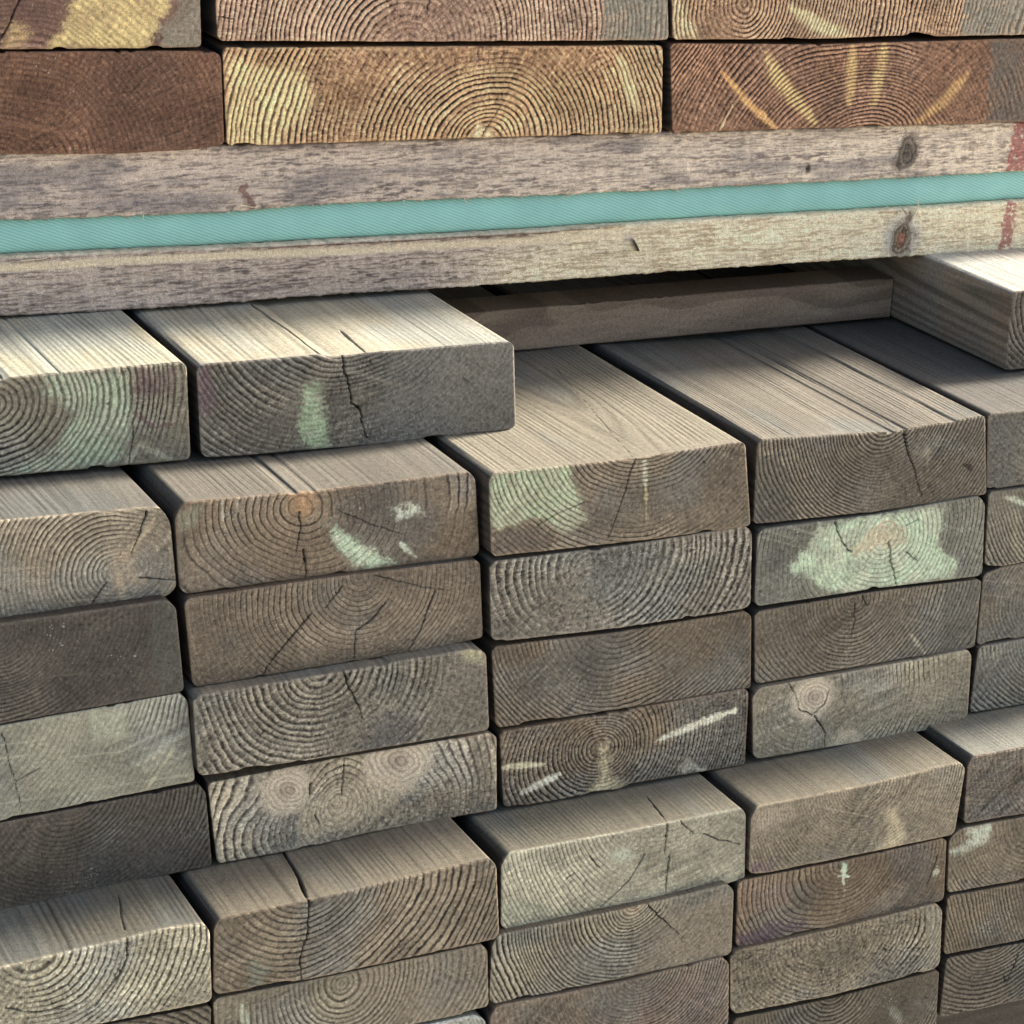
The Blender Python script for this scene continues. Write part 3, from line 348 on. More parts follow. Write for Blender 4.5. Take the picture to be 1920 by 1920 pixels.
    {'id':'W1','top':[(-0.3527,-0.2026),(-0.2707,-0.2011),(-0.2239,-0.1993),(-0.1919,-0.1971),(-0.1701,-0.1978),(-0.1665,-0.2009)],'bot':[(-0.3542,-0.2387),(-0.2715,-0.2391),(-0.2189,-0.2435),(-0.1647,-0.2437)],'y':-0.052,'ct':(-0.2578,-0.1929),'sp':3.6,'cl':(176,162,132),'cd':(128,114,92),'label':'pale board cut by a long curved crack at the lower left','rel':0.55,'ex':0.08,'duty':0.55,'cr':[([(-0.2096,-0.1941),(-0.2077,-0.2077),(-0.2121,-0.2171),(-0.2247,-0.233)],0.00045),([(-0.2686,-0.2238),(-0.2558,-0.2291),(-0.2401,-0.2308),(-0.2268,-0.2287)],0.00025)],'r':4,'tc':(146,138,116),'fade':0.4,'tcr':[([(-0.2006,-0.0138),(-0.204,-0.0268),(-0.2066,-0.0442)],0.00028)],'asp':1.0,'fib':1.125},
    {'id':'W2','top':[(-0.1633,-0.2004),(-0.1606,-0.1981),(-0.1077,-0.1973),(-0.0147,-0.1925),(-0.0097,-0.1953)],'bot':[(-0.1634,-0.2414),(-0.1151,-0.2434),(-0.0053,-0.242)],'y':-0.05,'ct':(-0.1151,-0.1829),'sp':3.7,'cl':(140,120,94),'cd':(80,66,52),'label':'brown board with bowl shaped rings and a black crack running over its top edge','rel':0.8,'ex':0.08,'duty':0.55,'st':[('poly',[(-0.144,-0.2252),(-0.1326,-0.2306),(-0.1381,-0.2417),(-0.1466,-0.2398)],None,(130,142,122),0.5,0.4)],'cr':[([(-0.1137,-0.197),(-0.113,-0.2134),(-0.1145,-0.2207),(-0.1177,-0.2307),(-0.1166,-0.2426)],0.00054)],'r':5,'tc':(158,146,122),'fade':0.4,'tcr':[([(-0.1069,0.0035),(-0.1103,-0.0276),(-0.114,-0.0515)],0.00065)],'asp':1.0,'fib':0.625},
    {'id':'W3','top':[(-0.003,-0.1994),(0.0011,-0.1958),(0.0659,-0.1958),(0.1418,-0.1948),(0.1454,-0.1973)],'bot':[(-0.001,-0.2417),(0.0824,-0.2409),(0.1486,-0.2407)],'y':-0.043,'ct':(0.0978,-0.1791),'sp':2.4,'cl':(172,164,138),'cd':(132,122,100),'label':'pale grey board with fine cracks,top of the lower middle column','rel':0.35,'ex':0.08,'duty':0.65,'st':[('poly',[(-0.0006,-0.221),(0.0202,-0.2283),(0.0373,-0.2478),(0.0006,-0.2419)],None,(136,148,122),0.5,0.6),('poly',[(0.0603,-0.2073),(0.0732,-0.2065),(0.0771,-0.2153),(0.0642,-0.216)],None,(190,200,174),0.6,0.3)],'cr':[([(0.0959,-0.1963),(0.0954,-0.2139)],0.00037),([(0.0988,-0.2152),(0.0981,-0.2306),(0.0975,-0.2403)],0.0004),([(0.084,-0.2111),(0.0747,-0.2261),(0.0578,-0.2396)],0.00027),([(0.049,-0.2068),(0.056,-0.2155)],0.00026),([(0.1035,-0.1961),(0.1125,-0.2048)],0.00023),([(0.1186,-0.2059),(0.1299,-0.2122),(0.1433,-0.2173)],0.00027),([(0.0354,-0.2179),(0.0431,-0.2143)],0.00023)],'r':5,'tc':(160,152,128),'fade':0.4,'tcr':[([(0.1001,-0.0136),(0.0957,-0.0423)],0.00026)],'asp':1.0,'fib':0.625},
    {'id':'W4','top':[(0.147,-0.1976),(0.1501,-0.1938),(0.2194,-0.1931),(0.284,-0.1895),(0.2888,-0.1923)],'bot':[(0.1492,-0.2374),(0.2103,-0.2371),(0.2868,-0.2366)],'y':-0.046,'ct':(0.2186,-0.1921),'sp':2.1,'cl':(156,138,110),'cd':(82,68,56),'label':'ringed board with a cream smear and purplish corner,right of the pale grey board','rel':0.65,'ex':0.08,'duty':0.55,'st':[('poly',[(0.2339,-0.2097),(0.2429,-0.2097),(0.2525,-0.2282),(0.2501,-0.2379),(0.2319,-0.2379),(0.2395,-0.2258)],None,(196,180,140),0.75,0.4),('poly',[(0.1477,-0.2288),(0.1674,-0.2298),(0.1649,-0.2386),(0.1487,-0.2388)],None,(100,78,88),0.7,0.2),('poly',[(0.1469,-0.1959),(0.1706,-0.1936),(0.1787,-0.2049),(0.1492,-0.2126)],None,(172,158,132),0.6,0.4)],'r':5,'tc':(158,148,124),'fade':0.4,'asp':1.0,'fib':0.625},
    {'id':'W5','top':[(0.2918,-0.1925),(0.2949,-0.1883),(0.3302,-0.1887),(0.4807,-0.1885)],'bot':[(0.2943,-0.2318),(0.3369,-0.2331),(0.4895,-0.2339)],'y':-0.044,'ct':(0.3833,-0.1833),'sp':2.4,'cl':(130,112,94),'cd':(86,72,62),'label':'speckled brown board at the right edge just below the step','rel':0.4,'ex':0.08,'duty':0.5,'r':3,'tc':(164,156,130),'fade':0.6,'asp':1.0,'fib':1.125},
    {'id':'X1','top':[(-0.3536,-0.2422),(-0.2705,-0.243),(-0.2176,-0.2472),(-0.1635,-0.2478)],'bot':[(-0.3559,-0.2963),(-0.165,-0.3016)],'y':-0.048,'ct':(-0.2454,-0.3253),'sp':3.0,'cl':(112,98,80),'cd':(76,66,56),'label':'dark board peeping in at the bottom edge below the pale cracked board','rel':0.4,'ex':0,'duty':0.5,'r':3,'fade':0.4,'asp':1.0,'fib':0.625},
    {'id':'X2','top':[(-0.1627,-0.2444),(-0.1056,-0.2452),(-0.0157,-0.244),(-0.0112,-0.2465)],'bot':[(-0.16,-0.284),(-0.0083,-0.2847)],'y':-0.048,'ct':(-0.0923,-0.2512),'sp':2.9,'cl':(146,132,106),'cd':(96,82,68),'label':'brown board with rings low on its left,second from bottom in its column','rel':0.6,'ex':0,'duty':0.5,'st':[('strip',[(-0.148,-0.2514),(-0.1449,-0.2644)],0.0024,(190,200,170),0.6,0.6),('poly',[(-0.0793,-0.2399),(-0.011,-0.2448),(-0.0088,-0.2871),(-0.0987,-0.2828)],None,(132,118,98),0.5,0)],'r':4,'fade':0.4,'asp':1.0,'fib':0.625},
    {'id':'X3','top':[(-0.0083,-0.2437),(-0.005,-0.2406),(0.073,-0.2402),(0.1333,-0.2374),(0.1387,-0.2402)],'bot':[(-0.0081,-0.2825),(0.0697,-0.2837),(0.1411,-0.2835)],'y':-0.048,'ct':(0.0767,-0.2369),'sp':2.2,'cl':(146,132,108),'cd':(70,60,52),'label':'ringed grey brown board under the pale grey board with fine cracks','rel':0.9,'ex':0,'duty':0.5,'st':[('poly',[(0.068,-0.2384),(0.0843,-0.2384),(0.0769,-0.2483)],None,(196,168,126),0.6,0.2),('poly',[(0.0806,-0.2539),(0.1133,-0.2474),(0.1383,-0.2424),(0.1403,-0.2829),(0.0762,-0.2827)],None,(140,126,104),0.45,0)],'cr':[([(0.0821,-0.2386),(0.0881,-0.2443),(0.1016,-0.2589)],0.00037)],'r':5,'fade':0.4,'asp':1.0,'fib':0.625},
    {'id':'X4','top':[(0.1421,-0.2384),(0.2105,-0.2386),(0.2816,-0.2371)],'bot':[(0.1449,-0.2814),(0.2153,-0.2805),(0.285,-0.2789)],'y':-0.046,'ct':(0.2125,-0.2403),'sp':2.8,'cl':(128,104,76),'cd':(80,62,48),'label':'brown board with a small mint paint drip near its heart,lower right','rel':0.5,'ex':0,'duty':0.6,'st':[('strip',[(0.2122,-0.241),(0.2123,-0.2477)],0.0018,(180,214,180),0.95,0),('strip',[(0.2087,-0.2481),(0.2168,-0.2496)],0.00072,(190,216,184),0.9,0),('strip',[(0.2118,-0.2497),(0.2142,-0.2583)],0.00054,(200,206,170),0.8,0),('poly',[(0.144,-0.273),(0.1644,-0.2687),(0.193,-0.2728),(0.1865,-0.2783),(0.1466,-0.2819)],None,(86,68,80),0.75,0.2),('strip',[(0.2757,-0.2599),(0.2774,-0.2561)],0.00243,(190,190,158),0.8,0.2),('poly',[(0.1427,-0.241),(0.1755,-0.2407),(0.1812,-0.2619),(0.1447,-0.2613)],None,(140,112,88),0.4,0.6)],'cr':[([(0.2769,-0.2463),(0.2713,-0.266)],0.00028)],'r':4,'fade':0.4,'asp':1.0,'fib':0.625},
    {'id':'X5','top':[(0.2844,-0.2389),(0.2907,-0.2336),(0.3362,-0.2341),(0.4887,-0.2349)],'bot':[(0.2878,-0.2751),(0.3427,-0.277),(0.4975,-0.2805)],'y':-0.045,'ct':(0.3564,-0.2267),'sp':2.8,'cl':(138,120,94),'cd':(66,54,46),'label':'board with strong rings and a whitish splash on its upper left corner,right edge','rel':0.9,'ex':0,'duty':0.5,'st':[('poly',[(0.2858,-0.2468),(0.2925,-0.2463),(0.3,-0.2408),(0.2963,-0.2333),(0.314,-0.233),(0.3111,-0.2446),(0.2931,-0.2506)],None,(196,204,180),0.9,0.15)],'r':3,'fade':0.4,'asp':1.0,'fib':0.625},
    {'id':'Y2','top':[(-0.1623,-0.2857),(-0.0927,-0.2859),(-0.0167,-0.2862),(-0.0096,-0.2903)],'bot':[(-0.1605,-0.3185),(-0.0078,-0.3232)],'y':-0.048,'ct':(-0.0974,-0.3312),'sp':2.5,'cl':(206,206,178),'cd':(96,86,70),'label':'pale striped board end at the bottom edge,left of the middle','rel':0.6,'ex':0,'duty':0.5,'r':4,'fade':0.4,'asp':1.0,'fib':0.625},
    {'id':'Y3','top':[(-0.008,-0.285),(-0.0053,-0.2823),(0.0687,-0.2841),(0.1329,-0.2818),(0.1386,-0.2847)],'bot':[(-0.0076,-0.3287),(0.0654,-0.3292),(0.1421,-0.329)],'y':-0.05,'ct':(0.0831,-0.2781),'sp':2.4,'cl':(138,118,96),'cd':(78,64,54),'label':'reddish brown board at the bottom of the middle column','rel':0.9,'ex':0,'duty':0.5,'st':[('poly',[(0.0823,-0.2895),(0.1379,-0.2847),(0.1422,-0.3299),(0.0784,-0.3256)],None,(124,98,82),0.4,0.3)],'r':5,'fade':0.4,'asp':1.0,'fib':0.625},
    {'id':'Y4','top':[(0.1395,-0.2804),(0.2132,-0.2799),(0.277,-0.2772),(0.2822,-0.28)],'bot':[(0.1434,-0.322),(0.211,-0.3241),(0.2811,-0.3223),(0.2857,-0.3205)],'y':-0.049,'ct':(0.2064,-0.2832),'sp':2.7,'cl':(150,132,104),'cd':(80,66,54),'label':'ringed board with a pale rounded right end,second from bottom at lower right','rel':0.8,'ex':0,'duty':0.5,'st':[('poly',[(0.2696,-0.278),(0.2827,-0.2778),(0.2865,-0.3208),(0.2733,-0.3209),(0.2768,-0.3039)],None,(152,146,124),0.75,0.1)],'r':6,'fade':0.4,'asp':1.0,'fib':1.125},
    {'id':'Y5','top':[(0.2876,-0.2763),(0.3421,-0.2781),(0.4969,-0.2822)],'bot':[(0.2899,-0.3159),(0.348,-0.3176),(0.5054,-0.3262)],'y':-0.046,'ct':(0.4691,-0.246),'sp':2.3,'cl':(122,104,80),'cd':(90,74,58),'label':'plain brown board at the right edge,second from bottom','rel':0.4,'ex':0,'duty':0.5,'r':3,'fade':0.4,'asp':1.0,'fib':0.625},
    {'id':'Z2','top':[(-0.1605,-0.3208),(-0.0077,-0.3256)],'bot':[(-0.1601,-0.3571),(-0.0064,-0.3638)],'y':-0.048,'ct':(-0.1034,-0.3297),'sp':2.8,'cl':(120,104,84),'cd':(80,66,54),'label':'hidden lowest board under the pale striped board end','rel':0.5,'ex':0,'duty':0.5,'r':3,'fade':0.4,'asp':1.0,'fib':0.625},
    {'id':'Z3','top':[(-0.0049,-0.3323),(0.1436,-0.333)],'bot':[(-0.0036,-0.3678),(0.1468,-0.3739)],'y':-0.048,'ct':(0.0875,-0.3426),'sp':2.8,'cl':(120,104,84),'cd':(80,66,54),'label':'hidden lowest board under the reddish brown board of the middle column','rel':0.5,'ex':0,'duty':0.5,'r':3,'fade':0.4,'asp':1.0,'fib':0.625},
    {'id':'Z4','top':[(0.1464,-0.3254),(0.2119,-0.3267),(0.2864,-0.3237)],'bot':[(0.1508,-0.3643),(0.2894,-0.3662)],'y':-0.048,'ct':(0.2111,-0.3186),'sp':2.6,'cl':(112,98,76),'cd':(72,60,48),'label':'dark olive brown board at the bottom edge,right of the middle','rel':0.5,'ex':0,'duty':0.5,'st':[('strip',[(0.2542,-0.3422),(0.2631,-0.3532)],0.00305,(160,164,140),0.6,0.6)],'r':3,'fade':0.4,'asp':1.0,'fib':0.625},
    {'id':'Z5','top':[(0.2924,-0.3182),(0.3482,-0.3195),(0.5057,-0.3282)],'bot':[(0.2926,-0.3589),(0.3543,-0.3602),(0.513,-0.3658)],'y':-0.046,'ct':(0.3267,-0.3051),'sp':2.4,'cl':(104,92,76),'cd':(66,56,50),'label':'dark board in the bottom right corner above the gap','rel':0.5,'ex':0,'duty':0.5,'cr':[([(0.346,-0.3253),(0.3401,-0.3441)],0.0004)],'r':3,'fade':0.4,'asp':1.0,'fib':0.625}
]
for i, D in enumerate(BOARDS):
    V, Q, Cc = board(D, i)
    c0 = np.array([(D['bot'][0][0] + D['bot'][-1][0]) / 2, D['y'], min(D['bot'][0][1], D['bot'][-1][1])])
    o = make_mesh('timber_board', V - c0, Q, np.clip(Cc, .004, .85), M_WOOD)
    o.location = c0
    tag(o, D['label'], 'board', 'timber boards in the stack')

# ------------------------------------------------------------------ battens, strap, bearer: long faces along X
def sweep_x(name, x0, x1, prof, step, colour, mat, seed, parent=None):
    """prof: function x -> list of (y, z) outline; colour(X, Y, Z, s) -> col, height.  s = index along the outline"""
    xs = np.arange(x0, x1, step); P = prof(xs)                  # (n, m, 2)
    n, m = P.shape[:2]
    X = np.repeat(xs[:, None], m, 1); Y = P[..., 0]; Z = P[..., 1]
    ty = np.roll(Y, -1, 1) - np.roll(Y, 1, 1); tz = np.roll(Z, -1, 1) - np.roll(Z, 1, 1)
    ln = np.hypot(ty, tz) + 1e-9; ny, nz = tz / ln, -ty / ln
    c, h = colour(X, Y, Z)
    V = np.stack([X, Y - ny * h * -1, Z + nz * h], -1).reshape(-1, 3)
    idx = np.arange(n * m).reshape(n, m)
    q = np.stack([idx[:-1], idx[1:], np.roll(idx[1:], -1, 1), np.roll(idx[:-1], -1, 1)], -1).reshape(-1, 4)
    ends = []
    for e in (0, n - 1):
        L = idx[e]; hf = m // 2; a = L[:hf]; b = L[::-1][:hf]
        ends.append(np.stack([a[:-1], a[1:], b[1:], b[:-1]], -1)[:, ::(1 if e else -1)])
    V0 = np.array([(x0 + x1) / 2, Y.mean(), Z.min()])
    o = make_mesh(name, V - V0, np.concatenate([q] + ends), np.clip(c.reshape(-1, 3), .004, .85), mat, parent)
    o.location = V0
    return o
def rect_prof(y0, depth, zb, zt, step, r=.0015, rag=0, seed=0):
    """front face fine, other faces coarse; counter-clockwise seen from -X"""
    def f(xs):
        b = np.interp(xs, [p[0] for p in zb], [p[1] for p in zb]); t = np.interp(xs, [p[0] for p in zt], [p[1] for p in zt])
        H = float((t - b).mean()); k = int(H / step)
        fv = np.linspace(0, 1, k)
        out = []
        rb = rag * (fbm(xs * 120, xs * 0, seed) - .5) * 2 + rag * .8 * (vn(xs * 600, xs * 0 + 3, seed) - .5)
        rt = rag * (fbm(xs * 120, xs * 0 + 9, seed) - .5) * 2 + rag * .8 * (vn(xs * 600, xs * 0 + 7, seed) - .5)
        for q in fv:                                           # front, upward
            e = min(q, 1 - q) * H
            yy = y0 + (r - math.sqrt(max(r * r - (r - e) ** 2, 0)) if e < r else 0)
            z = b + (t - b) * q + rb * (1 - q) ** 6 + rt * q ** 6
            out.append(np.stack([yy + 0 * xs, z], -1))
        for q in np.linspace(.01, 1, 26) ** 1.6: out.append(np.stack([y0 + r + q * (depth - r) + 0 * xs, t + 0 * xs], -1))
        for q in (.7, .3): out.append(np.stack([y0 + depth + 0 * xs, b + (t - b) * q], -1))
        for q in np.linspace(1, .01, 14) ** 1.6: out.append(np.stack([y0 + r + q * (depth - r) + 0 * xs, b + 0 * xs], -1))
        return np.stack(out, 1)
    return f

YB = .160
# line of each edge in the plane of the batten faces, (x, z) in metres
UB_T = [[-0.247, 0.1384], [-0.2063, 0.1397], [-0.0863, 0.138], [0.1824, 0.1332], [0.4364, 0.1291], [0.5985, 0.1268]]
UB_B = [[-0.248, 0.1049], [-0.207, 0.1052], [-0.0919, 0.1021], [-0.0185, 0.1034], [0.0652, 0.1014], [0.1994, 0.0996], [0.3218, 0.0985], [0.4411, 0.0977], [0.6042, 0.0968]]
LB_T = [[-0.2486, 0.0858], [-0.2074, 0.0858], [-0.0857, 0.083], [-0.0178, 0.0822], [0.0998, 0.0806], [0.201, 0.0804], [0.3164, 0.0791], [0.4439, 0.0785], [0.6081, 0.0764]]
LB_B = [[-0.2496, 0.0547], [-0.208, 0.0546], [-0.1332, 0.0523], [-0.017, 0.0523], [0.0478, 0.0509], [0.2036, 0.0504], [0.3355, 0.049], [0.4487, 0.0466], [0.6141, 0.0452]]
def rough_sawn(X, Z, seed, base, dark, amt):
    f1 = fbm(X * 60, Z * 1300 + 1.5 * fbm(X * 30, Z * 60, seed + 2), seed, 3); f2 = fbm(X * 210, Z * 1500, seed + 3, 3); f3 = fbm(X * 14, Z * 60, seed + 5)
    pore = sst(.46, .64, f2 * .6 + f1 * .42 + .10 * (fbm(X * 18, Z * 120, seed + 9) - .4)) ; lump = fbm(X * 420, Z * 620, seed + 7, 3)
    lo = fbm(X * 60, Z * 240, seed + 8)
    saw = vn(X * 420 + Z * 60, Z * 14, seed + 6)
    t = np.clip(pore * (.22 + 1.0 * lo) * amt + (vn(X * 1300, Z * 2000, seed) - .5) * .3 + (saw - .5) * .22, 0, 1)
    col = mix(base, dark, t)
    col = col * (.86 + .28 * f3)[..., None]
    h = -pore * .0004 + (saw - .5) * .0003 + (lump - .5) * .0008 + (vn(X * 900, Z * 900, seed + 2) - .5) * .00025
    return col, h
def face_knot(col, h, X, Z, kx, kz, kr, seed, ring, core):
    d = np.hypot((X - kx) * 1.35, (Z - kz) * .8) * (1 + 1.1 * (fbm(X * 150, Z * 150, seed) - .5))
    k = sst(kr * 1.5, kr * .6, d); rg = .5 + .5 * np.sin(d / kr * 15 + 5 * fbm(X * 200, Z * 200, seed + 2))
    kc = mix(ring * 1.0, ring * .35, rg * .8); kc = mix(kc, core, sst(kr * .5, kr * .15, d) * .8)
    kc = mix(kc, np.array([.03, .02, .02]), sst(.62, .75, fbm(X * 400, Z * 400, seed + 4)) * .8)
    return mix(col, kc, k), h + k * (rg - .6) * .0014
BX = [0.4328, 0.1119][0]; BX2 = [0.4333, 0.061][0]
def col_upper(X, Y, Z):
    w = sst(-.25, .5, X + .25 * (fbm(X * 12, Z * 40, 4) - .5))
    base = mix(lin((178, 160, 144)), lin((214, 194, 166)), w) * 1.35; dark = mix(lin((112, 100, 96)), lin((150, 130, 114)), w) * KA
    col, h = rough_sawn(X, Z, 21, base, dark, 1.0)
    gr = fbm(X * 22, Z * 90, 12)                     # grey weather film
    col = mix(col, lin((116, 110, 112)) * KA, sst(.5, .72, gr) * .55)
    col, h = face_knot(col, h, X, Z, *[0.351, 0.1131], .0085, 31, lin((150, 134, 116)) * KA, lin((112, 98, 88)) * KA)
    col, h = face_knot(col, h, X, Z, *[0.281, 0.1078], .0022, 33, lin((140, 124, 108)) * KA, lin((90, 80, 74)) * KA)
    d, _ = seg_dist(X, Z, [[-0.0756, 0.1156], [-0.0709, 0.1061]])
    col = mix(col, lin((104, 58, 52)) * KA, sst(.0032, .0012, d + (vn(X * 500, Z * 500, 2) - .5) * .004) * .7)
    pm = poly_sd(X, Z, [[0.4293, 0.1304], [0.4266, 0.0987], [0.4403, 0.0974], [0.4484, 0.1306]]) + (vn(X * 500, Z * 500, 3) - .5) * .003
    col = mix(col, lin((170, 84, 80)) * KA, sst(.0006, -.0008, pm) * (.8 - .75 * sst(.6, .7, fbm(X * 600, Z * 600, 5))))
    return col, h
def col_lower(X, Y, Z):
    w = sst(.0, .16, X + .10 * (fbm(X * 16, Z * 60, 6) - .5) * 2)
    base = mix(lin((184, 164, 146)) * 1.25, lin((240, 224, 184)) * 1.05, w); dark = mix(lin((108, 94, 88)), lin((196, 170, 130)), w) * KA
    col, h = rough_sawn(X, Z, 41, base, dark, 1.0)
    zt = np.interp(X, [p[0] for p in LB_T], [p[1] for p in LB_T])
    # a long pale sliver lifted along the top edge, with the crack beneath it
    sl = [[-0.2487, 0.083], [-0.2075, 0.083], [-0.0857, 0.0815], [-0.0178, 0.0795], [0.1, 0.0781], [0.1621, 0.0783]]
    d, par = seg_dist(X, Z, sl)
    band = sst(.0032, .0012, np.abs(Z - np.interp(X, [p[0] for p in sl], [p[1] for p in sl]) + .0030)) * sst(.19, .12, X)
    col = mix(col, lin((238, 216, 176)) * KA, band * .85); h = h * (1 - band * .7)
    cr = [[-0.0857, 0.0824], [-0.0178, 0.0807], [0.0999, 0.0794], [0.1584, 0.0798]]
    d, par = seg_dist(X, Z + (vn(X * 90, X * 0, 3) - .5) * .0006, cr); m = sst(.0005, .0002, d)
    col = mix(col, lin((92, 52, 40)) * .8, m); h = h - m * .0014
    top = sst(.0016, .0004, zt - Z); col = mix(col, lin((240, 224, 186)) * KA, top * .5)
    # nail hole
    d, par = seg_dist(X, Z, [[0.1636, 0.0716], [0.1669, 0.066]]); m = sst(.0014, .0006, d)
    col = mix(col, np.array([.015, .012, .012]), m * .95); h = h - m * .004
    hl = sst(.0042, .0018, np.hypot(X - [0.1607, 0.0727][0], Z - [0.1607, 0.0727][1])) * (1 - m); col = mix(col, lin((196, 172, 160)) * KA, hl * .5)
    kx, kz = [0.3536, 0.0609]
    g = sst(.020, .007, np.hypot(X - kx, (Z - kz) * 1.0)); col = mix(col, lin((176, 176, 172)) * KA, g * .65)
    col, h = face_knot(col, h, X, Z, kx, kz, .0092, 51, lin((168, 146, 120)) * KA, lin((196, 128, 96)) * KA)
    pm = poly_sd(X, Z, [[0.4296, 0.0783], [0.4286, 0.0483], [0.4385, 0.0483], [0.4391, 0.0778]]) + (vn(X * 500, Z * 500, 3) - .5) * .003
    col = mix(col, lin((176, 92, 88)) * KA, sst(.0006, -.0008, pm) * (.78 - .8 * sst(.6, .7, fbm(X * 600, Z * 600, 5))))
    return col, h
ub = sweep_x('timber_batten', -.28, .62, rect_prof(YB, .26, UB_B, UB_T, .0005, .0012, .0007, 3), .0006, col_upper, M_ROUGH, 1)  # unseen depth behind the face extended to block light entering the slot
tag(ub, 'grey rough sawn batten above the green strap', 'batten', 'rough battens holding the strap')
lb = sweep_x('timber_batten', -.28, .62, rect_prof(YB, .26, LB_B, LB_T, .0005, .0010, .0005, 8), .0006, col_lower, M_ROUGH, 2)  # same added depth out of view, keeps light out of the slot
tag(lb, 'cream rough sawn batten with an orange knot below the green strap', 'batten', 'rough battens holding the strap')

# strap between the battens
def strap_mat():
    m = bpy.data.materials.new('woven_strap'); m.use_nodes = True; n = m.node_tree.nodes; l = m.node_tree.links; p = n['Principled BSDF']
    tc = n.new('ShaderNodeTexCoord'); mp = n.new('ShaderNodeMapping'); mp.inputs['Rotation'].default_value = (0, math.radians(-22), 0)
    l.new(tc.outputs['Object'], mp.inputs[0])
    wv = n.new('ShaderNodeTexWave'); wv.bands_direction = 'Z'; wv.inputs['Scale'].default_value = 190; wv.inputs['Distortion'].default_value = .6
    l.new(mp.outputs[0], wv.inputs[0])
    ns = n.new('ShaderNodeTexNoise'); ns.inputs['Scale'].default_value = 60; l.new(tc.outputs['Object'], ns.inputs[0])
    cr = n.new('ShaderNodeValToRGB'); e = cr.color_ramp.elements
    e[0].position = .0; e[0].color = (.25, .56, .51, 1); e[1].position = 1; e[1].color = (.36, .70, .64, 1)
    l.new(wv.outputs['Fac'], cr.inputs[0])
    mx = n.new('ShaderNodeMixRGB'); mx.blend_type = 'MULTIPLY'; mx.inputs[0].default_value = .22
    l.new(cr.outputs[0], mx.inputs[1]); l.new(ns.outputs[0], mx.inputs[2])
    l.new(mx.outputs[0], p.inputs['Base Color'])
    bp = n.new('ShaderNodeBump'); bp.inputs['Strength'].default_value = .5; bp.inputs['Distance'].default_value = .0004
    l.new(wv.outputs['Fac'], bp.inputs['Height']); l.new(bp.outputs[0], p.inputs['Normal'])
    p.inputs['Roughness'].default_value = .6; p.inputs['Sheen Weight'].default_value = .2
    return m
def strap_prof(xs):
    b = np.interp(xs, [p[0] for p in LB_T], [p[1] for p in LB_T]); t = np.interp(xs, [p[0] for p in UB_B], [p[1] for p in UB_B])
    out = []
    for a in np.linspace(-math.pi / 2, math.pi / 2, 25):      # bulging front of the folded webbing
        out.append(np.stack([YB + .0085 - .0050 * math.cos(a) ** .6 + .0008 * (vn(xs * 14, xs * 0 + 1, 5) - .5), b + (t - b) * (.5 + .5 * math.sin(a))], -1))
    for q in (.3, 1): out.append(np.stack([YB + .0085 + q * .05 + 0 * xs, t], -1))
    for q in (1, .3): out.append(np.stack([YB + .0085 + q * .05 + 0 * xs, b], -1))
    return np.stack(out, 1)
sp_ = sweep_x('lifting_strap', -.28, .62, strap_prof, .003, lambda X, Y, Z: (np.ones(X.shape + (3,)), 0 * X), strap_mat(), 3)
tag(sp_, 'teal green woven strap pressed flat between the two rough battens', 'strap')

# bearer in the missing board's slot
def col_bearer(X, Y, Z):
    q = Z * 55 + (fbm(X * 9, Z * 20, 2) - .5) * 3.2 + X * 1.3
    b = sst(.25, .75, q - np.floor(q)) * sst(1, .96, q - np.floor(q)); n = fbm(X * 60, Z * 500, 6)
    col = mix(lin((134, 112, 92)), lin((160, 138, 112)), b * .8) * KA * (.82 + .36 * n)[..., None]
    return col, (n - .5) * .0003
br = sweep_x('timber_bearer', .056, .3715, rect_prof(.188, .030, [(.0, .0008), (.4, .0008)], [(.0, .0265), (.4, .0265)], .0007, .001), .0008, col_bearer, M_WOOD, 4)
tag(br, 'loose crosspiece lying in the dark slot of the missing board', 'bearer')

for yy, k in ((.045, 61), (.55, 62)):
    sl = sweep_x('timber_bearer', -.33, .60, rect_prof(yy, .09, [(-1, -.4695), (1, -.4695)], [(-1, -.4045), (1, -.3905)], .002, .003), .004,
                 lambda X, Y, Z: ((lambda n: (mix(lin((70, 66, 60)), lin((104, 96, 84)), n) * KA, (n - .5) * .0006))(fbm(X * 14, Z * 320, 4))), M_ROUGH, k)
    tag(sl, 'dark sleeper under the stack, glimpsed in the bottom right corner' if k == 61 else 'rear sleeper carrying the far end of the whole stack', 'bearer')

# long thin splinters standing off the battens
M_SPL = wood_material('pale_splinter', .8, .2, .2)
def splinter(pts, w, parent, col=(232, 212, 176)):
    P = [Vector(p) for p in pts]; n = 14; vs = []; qs = []
    for i in range(n + 1):
        t = i / n * (len(P) - 1); k = min(int(t), len(P) - 2); c = P[k].lerp(P[k + 1], t - k)
        ww = w * (1 - .85 * i / n)
        for a in range(4): vs.append(c + Vector((ww * math.cos(a * math.pi / 2) * .7, ww * math.sin(a * math.pi / 2) * .7, ww * .8 * math.cos(a * math.pi / 2 + 1))))
        if i:
            b0 = (i - 1) * 4
            for a in range(4): qs.append((b0 + a, b0 + (a + 1) % 4, b0 + 4 + (a + 1) % 4, b0 + 4 + a))
    V = np.array([tuple(v) for v in vs]); pl = np.array(parent.location)
    make_mesh('splinter', V - pl, np.array(qs), np.tile(lin(col) * KA, (len(V), 1)), M_SPL, parent)
def at(p, dy): return (p[0], YB - dy, p[1])
splinter([at([-0.1968, 0.0832], .0003), at([-0.1864, 0.0844], .004), at([-0.177, 0.0878], .008)], .0009, lb)
splinter([at([-0.1221, 0.0836], .0003), at([-0.1238, 0.0858], .003)], .0006, lb)
splinter([at([0.3607, 0.0739], .0003), at([0.3614, 0.0805], .003), at([0.3593, 0.0876], .006)], .0012, lb, (216, 206, 190))
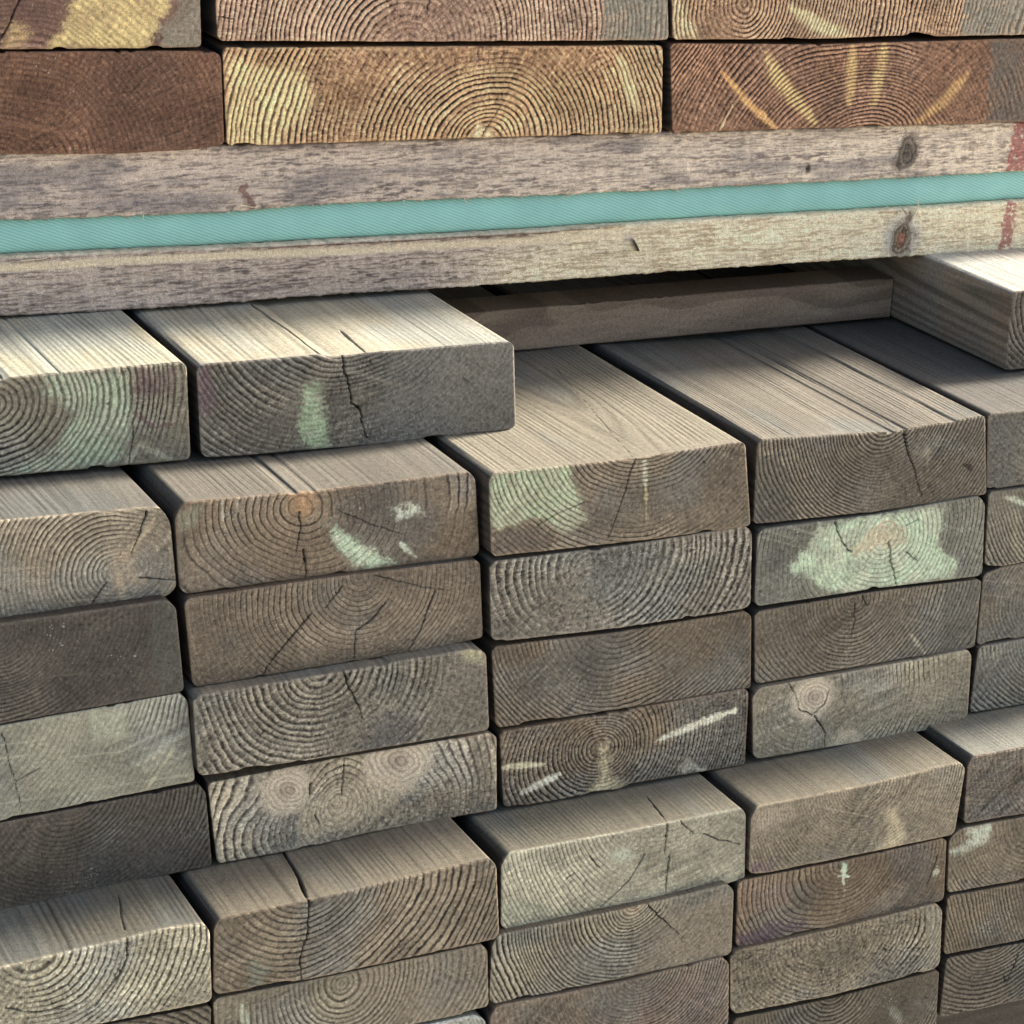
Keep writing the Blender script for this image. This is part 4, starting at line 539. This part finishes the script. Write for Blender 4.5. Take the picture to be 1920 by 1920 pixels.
splinter([at([0.3557, 0.0758], .0003), at([0.3487, 0.0812], .003)], .0009, lb, (190, 170, 150))
splinter([at([0.3471, 0.0757], .0003), at([0.3513, 0.0794], .002)], .0009, lb, (180, 160, 140))
splinter([at([0.141, 0.0796], .0002), at([0.1601, 0.081], .002)], .0007, lb)
splinter([at([0.1173, 0.0991], .0002), at([0.1216, 0.1013], .004), at([0.127, 0.1023], .006)], .0007, ub)
splinter([at([-0.0769, 0.1058], .0002), at([-0.0678, 0.1041], .003)], .0007, ub)
splinter([at([0.3491, 0.0968], .0002), at([0.3528, 0.0985], .003)], .0006, ub)

rs = np.random.RandomState(5)
for k in range(34):
    x = rs.uniform(-.2, .42); on = k % 2
    pts = UB_B if on else LB_T; par = ub if on else lb
    z = float(np.interp(x, [p[0] for p in pts], [p[1] for p in pts])); sg = -1 if on else 1
    L = rs.uniform(.0015, .005); a = rs.uniform(-1, 1)
    splinter([(x, YB - .0002, z - sg * .0006), (x + L * .4 * a, YB - .0018, z + sg * L * .35), (x + L * a, YB - .003, z + sg * L * .45)], .0004, par, (226, 214, 190))

# ------------------------------------------------------------------ ground under the stack
def simple(name, c, rough=.9, sc=40):
    m = bpy.data.materials.new(name); m.use_nodes = True; n = m.node_tree.nodes; l = m.node_tree.links; p = n['Principled BSDF']
    tc = n.new('ShaderNodeTexCoord'); ns = n.new('ShaderNodeTexNoise'); ns.inputs['Scale'].default_value = sc; ns.inputs['Detail'].default_value = 8
    l.new(tc.outputs['Object'], ns.inputs[0]); cr = n.new('ShaderNodeValToRGB'); e = cr.color_ramp.elements
    e[0].position = .3; e[0].color = (*[v * .6 for v in c], 1); e[1].position = .7; e[1].color = (*[v * 1.3 for v in c], 1)
    l.new(ns.outputs[0], cr.inputs[0]); l.new(cr.outputs[0], p.inputs['Base Color']); p.inputs['Roughness'].default_value = rough
    bp = n.new('ShaderNodeBump'); bp.inputs['Distance'].default_value = .01; l.new(ns.outputs[0], bp.inputs['Height']); l.new(bp.outputs[0], p.inputs['Normal'])
    return m
gz = -.47
V = np.array([(-40, -40, gz), (40, -40, gz), (40, 40, gz), (-40, 40, gz)], float)
g = make_mesh('ground', V, np.array([(0, 1, 2, 3)]), None, simple('concrete', (.46, .43, .39)))
tag(g, kind='structure')
